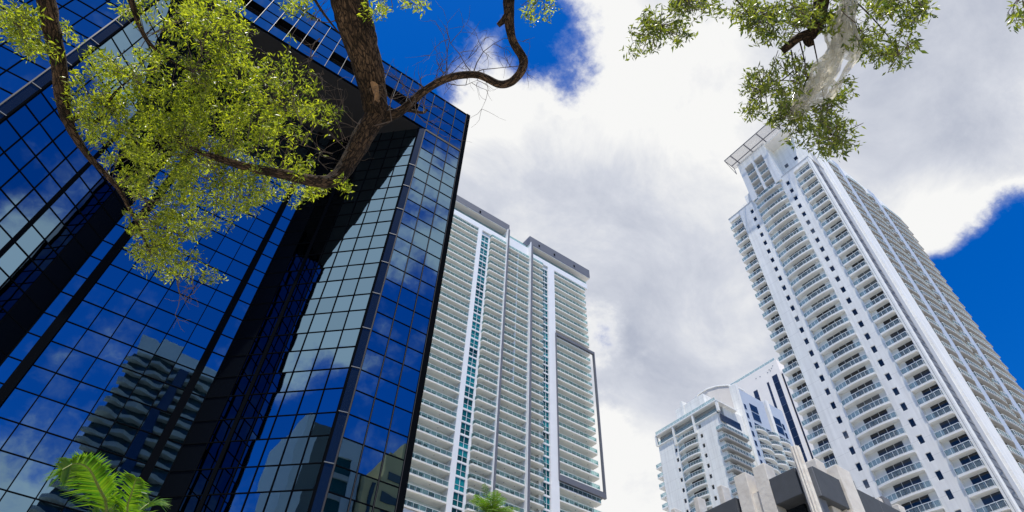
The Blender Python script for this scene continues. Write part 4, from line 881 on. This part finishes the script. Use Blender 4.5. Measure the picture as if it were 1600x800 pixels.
def build_right_tree():
    base = HEAD*-2.4+RIGHT*3.4; base.z = 0
    T = thing('leafy_tree', 'tree reaching in from above on the right with small dark leaves and a sawn stub', 'tree', base)
    tr = MB()
    limb(tr, [base, base+Vector((0, .1, 2.5)), base+HEAD*.6+RIGHT*-.4+Vector((0, 0, 4.6)), at(1330, -260, 5.3), at(1298, -70, 5.2), at(1284, 0, 5.2), at(1277, 38, 5.2), at(1264, 60, 5.2), at(1268, 72, 5.2)], [.26, .22, .17, .11, .085, .075, .068, .060, .03], 6, 10, .07)
    limb(tr, [at(1270, 52, 5.2), at(1250, 58, 5.15), at(1232, 72, 5.1), at(1222, 80, 5.1)], [.055, .045, .042, .036], 4, 9, .09)
    limb(tr, [at(1278, 40, 5.2), at(1297, 28, 5.2), at(1320, 10, 5.2), at(1335, -20, 5.2)], [.03, .024, .02, .02], 4, 7)
    for path in ([(1236, 78), (1240, 100), (1248, 126)], [(1250, 66), (1256, 90), (1262, 122)], [(1240, 110), (1222, 125), (1195, 140)], [(1270, 60), (1280, 110), (1290, 170), (1300, 215)], [(1335, 0), (1365, 30), (1390, 60), (1405, 85)], [(1330, 20), (1340, 50), (1335, 70)], [(1250, 10), (1215, 20), (1180, 25)], [(1130, -30), (1070, 0), (1030, 40)], [(1390, -30), (1400, 0), (1440, 20)], [(1262, 120), (1250, 150), (1240, 180)], [(1130, -20), (1160, 10), (1175, 30)]):
        limb(tr, [at(x, y, 5.15+.05*i) for i, (x, y) in enumerate(path)], [.008-.0018*i for i in range(len(path))], 4, 6, .1)
    finish(tr, 'trunk', M['bark'], T)
    tw = MB(); V = []; F = []
    cl = [(1010, 55, 28, 24), (1040, 30, 36, 28), (1060, 55, 22, 14), (990, 80, 16, 6), (1075, 12, 30, 14), (1110, 10, 30, 12), (1135, 22, 22, 10), (1165, 15, 26, 16), (1195, 30, 36, 22), (1185, 50, 24, 14), (1225, 18, 34, 22), (1215, 60, 26, 14), (1250, 20, 30, 22), (1300, 40, 22, 22), (1290, 20, 20, 16),
          (1345, 8, 40, 12), (1400, 10, 50, 14), (1445, 12, 26, 12), (1425, 30, 24, 8), (1350, 55, 22, 20), (1345, 80, 22, 14), (1375, 70, 28, 18), (1400, 90, 22, 14), (1425, 72, 14, 10), (1370, 92, 14, 8), (1415, 45, 10, 6),
          (1220, 98, 26, 12), (1195, 115, 26, 14), (1180, 135, 22, 16), (1165, 165, 13, 18), (1185, 175, 18, 12), (1210, 150, 26, 18), (1235, 135, 24, 16), (1240, 170, 28, 16), (1225, 185, 22, 12), (1205, 185, 16, 10), (1255, 110, 18, 14),
          (1275, 185, 26, 16), (1250, 200, 22, 14), (1300, 200, 32, 20), (1290, 225, 32, 16), (1310, 238, 22, 10), (1325, 215, 14, 18), (1318, 155, 14, 16), (1305, 170, 18, 14), (1240, 215, 18, 10), (1325, 130, 8, 10), (1598, 12, 5, 16), (1590, 35, 4, 6)]
    anchors = [at(x, y, 5.2) for x, y in ((1248, 126), (1262, 122), (1195, 140), (1300, 215), (1290, 170), (1405, 85), (1340, 60), (1180, 25), (1030, 40), (1070, 0), (1440, 20), (1400, 0), (1240, 180), (1600, -10), (1270, 40))]
    for cx, cy, rx, ry in cl:
        for _ in range(max(4, int(rx*ry/33))):
            a = random.uniform(0, 6.283); r = random.random()**.5
            c = at(cx+rx*r*math.cos(a), cy+ry*r*math.sin(a), 5.2+random.gauss(0, .28))
            an = min(anchors, key=lambda q: (q-c).length); st = an.lerp(c, max(0, 1-.25/max(.26, (c-an).length)))
            spray(V, F, tw, st, c, .044, 9, .03); leaf_clump(V, F, c, .055, 8, .043, .6, .32)
    finish(tw, 'twigs', M['twig'], T, True, True)
    o = MB(); o.v = V; o.f = F; finish(o, 'crown', M['leaf2'], T, False)
build_right_tree()

def build_sheet():
    m = bpy.data.materials.new('clear_plastic_film'); m.use_nodes = True; N = m.node_tree.nodes; L = m.node_tree.links; b = N['Principled BSDF']
    b.inputs['Base Color'].default_value = (0.82, 0.80, 0.74, 1); b.inputs['Roughness'].default_value = 0.10
    t = N.new('ShaderNodeBsdfTransparent'); t.inputs[0].default_value = (.93, .93, .91, 1); tl = N.new('ShaderNodeBsdfTranslucent'); tl.inputs[0].default_value = (.75, .72, .66, 1)
    m1 = N.new('ShaderNodeMixShader'); m1.inputs[0].default_value = .5; L.new(b.outputs[0], m1.inputs[1]); L.new(tl.outputs[0], m1.inputs[2])
    m2 = N.new('ShaderNodeMixShader'); lw = N.new('ShaderNodeLayerWeight'); lw.inputs[0].default_value = .45
    mr = N.new('ShaderNodeMapRange'); mr.inputs[3].default_value = .13; mr.inputs[4].default_value = .88; L.new(lw.outputs['Facing'], mr.inputs[0]); L.new(mr.outputs[0], m2.inputs[0])
    L.new(t.outputs[0], m2.inputs[1]); L.new(m1.outputs[0], m2.inputs[2]); L.new(m2.outputs[0], N['Material Output'].inputs[0])
    ctr = [(1330, -20, 10), (1324, 15, 15), (1318, 50, 25), (1314, 82, 27), (1300, 112, 27), (1280, 136, 24), (1262, 154, 20), (1246, 171, 12), (1232, 187, 3)]
    dep = 4.95; C = catmull([Vector(c) for c in ctr], 4)
    mb = MB(); nu = 11; o = at(1300, 90, dep)
    for layer in range(2):
        q = len(mb.v); ph = 1.3+2.1*layer
        for i, c in enumerate(C):
            a = C[max(0, i-1)]; b2 = C[min(len(C)-1, i+1)]; t = Vector((b2.x-a.x, b2.y-a.y)).normalized(); nn = Vector((-t.y, t.x))
            for k in range(nu):
                s = k/(nu-1)*2-1; w = c.z*(1+.18*math.sin(i*.7+ph+s))*(.55 if layer else 1); sh = 6 if layer else 0
                x = c.x+nn.x*(s*w+sh)+random.gauss(0, .35); y = c.y+nn.y*(s*w+sh)+random.gauss(0, .35)
                fold = .10*abs(math.sin(s*4.2+i*.38+ph))+.05*abs(math.sin(s*2.0-i*.7+ph))+random.gauss(0, .008)+(.10 if layer else 0)+.05*(s*s)
                mb.v.append(tuple(at(x, y, dep+fold)-o))
        for i in range(len(C)-1):
            for k in range(nu-1):
                if layer == 0 and 12 < i < 17 and k in (2, 3): continue      # torn hole
                a = q+i*nu+k; mb.f.append((a, a+1, a+nu+1, a+nu))
    ob = mb.build('plastic_sheet', m, None, False, tuple(o)); tag(ob, 'torn clear plastic sheet snagged in the branches above the tall white tower', 'plastic sheet')
    so = ob.modifiers.new('thickness', 'SOLIDIFY'); so.thickness = .001
build_sheet()

# ------------------------------------------------------------------ palms
def frond(crown, rib, base, d0, L, droop, nleaf, leaflen, width, lift=.5, twist=0.0, up=Vector((0, 0, 1)), pts=None):
    n = 14
    if pts: c = catmull(pts, 14); pts = [c[round(k*(len(c)-1)/n)] for k in range(n+1)]
    else:
        pts = []; p = base; d = d0.normalized()
        for k in range(n+1):
            pts.append(p); p = p+d*L/n; d = (d+Vector((0, 0, -droop/n))).normalized()
    rib.tube(pts, [.030*(1-k/(n+1))*(L/2.6)+.004 for k in range(n+1)], 5, False)
    for k in range(nleaf):
        t = .08+.92*k/nleaf; i = min(n-1, int(t*n)); f = t*n-i; c = pts[i].lerp(pts[i+1], f); tg = (pts[i+1]-pts[i]).normalized()
        side = tg.cross(up); side = side.normalized() if side.length > .05 else Vector((1, 0, 0)); nrm = side.cross(tg)
        ll = leaflen*(math.sin(math.pi*min(1, .12+.86*t))**.55)*random.uniform(.85, 1.1)
        for s in (-1, 1):
            ld = (tg*.62+side*s*(.85)+nrm*(lift*random.uniform(.4, 1.2)-.1)+Vector((0, 0, random.gauss(0, .08)))).normalized()
            w = width*random.uniform(.8, 1.2); wv = ld.cross(nrm).normalized()*w
            a = c; b = c+ld*ll*.5+Vector((0, 0, -.02*ll)); e = c+ld*ll+Vector((0, 0, -.30*ll*random.uniform(.4, 1.4)))
            q = len(crown.v); crown.v += [tuple(a-wv*.5), tuple(a+wv*.5), tuple(b+wv), tuple(b-wv), tuple(e)]
            crown.f += [(q, q+1, q+2, q+3), (q+3, q+2, q+4)]
def build_palms():
    # near palm, lower left
    top = at(160, 760, 11.0); base = Vector((top.x, top.y, 0))
    T = thing('palm_tree', 'bright green feather palm in front of the glass tower at lower left', 'palm tree', base)
    cr = MB(); rb = MB(); tk = MB()
    tk.tube([base, base+Vector((.05, 0, 2)), Vector((top.x, top.y, top.z-.9))], [.20, .16, .13], 10); finish(tk, 'trunk', M['palm_bark'], T)
    c0 = Vector((top.x, top.y, top.z-.9))
    def path(*p): return [c0]+[at(x, y+12, d) for x, y, d in p]
    frond(cr, rb, c0, None, 2.2, 0, 110, .43, .012, .10, up=CF*-1+CR*.25, pts=path((166, 790, 10.9), (152, 745, 10.7), (138, 719, 10.5), (118, 712, 10.3), (97, 722, 10.1)))
    frond(cr, rb, c0, None, 2.2, 0, 104, .41, .012, .15, up=CF*-1+CR*-.5, pts=path((172, 795, 11.2), (160, 752, 11.3), (146, 726, 11.4), (128, 716, 11.5), (104, 728, 11.6)))
    frond(cr, rb, c0, None, 1.6, 0, 60, .40, .012, .25, up=CF*-1, pts=path((190, 800, 10.8), (200, 775, 10.6), (209, 748, 10.4), (213, 734, 10.3)))
    frond(cr, rb, c0, None, 1.6, 0, 60, .42, .012, .30, up=CF*-1+CR*-.3, pts=path((200, 806, 11.1), (218, 786, 11.2), (234, 774, 11.3), (246, 772, 11.4)))
    for k in range(10):
        a = k*.63+.3; frond(cr, rb, c0, Vector((math.cos(a), math.sin(a), random.uniform(.0, .45))), 1.6, 1.7, 50, .5, .015, .4)
    finish(cr, 'crown', M['palm'], T, False); finish(rb, 'frond_rib', M['palm_rib'], T)
    # far palm, bottom centre
    top = at(766, 798, 36.0); base = Vector((top.x, top.y, 0))
    T = thing('cabbage_palm', 'tall palm with a round tuft of fronds below the cream balcony tower', 'palm tree', base)
    cr = MB(); rb = MB(); dr = MB(); tk = MB(); h = Vector((top.x, top.y, top.z-.25))
    tk.tube([base, base+Vector((.1, .05, h.z*.5)), h], [.22, .18, .17], 10); finish(tk, 'trunk', M['palm_bark'], T)
    for k in range(50):
        a = k*2.4; el = random.uniform(-.1, 1.35); v = Vector((math.cos(a)*math.cos(el), math.sin(a)*math.cos(el), math.sin(el)))
        frond(cr, rb, h, v, random.uniform(1.35, 1.75), .9, 18, .42, .020, .06)
    for k in range(20):
        a = k*1.9; v = Vector((math.cos(a), math.sin(a), random.uniform(-.7, -.05))); frond(dr, rb, h, v, 1.15, 1.0, 9, .5, .034, .1)
    finish(cr, 'crown', M['palm'], T, False); finish(dr, 'dry_fronds', M['palm_dry'], T, False); finish(rb, 'frond_rib', M['palm_rib'], T)
build_palms()
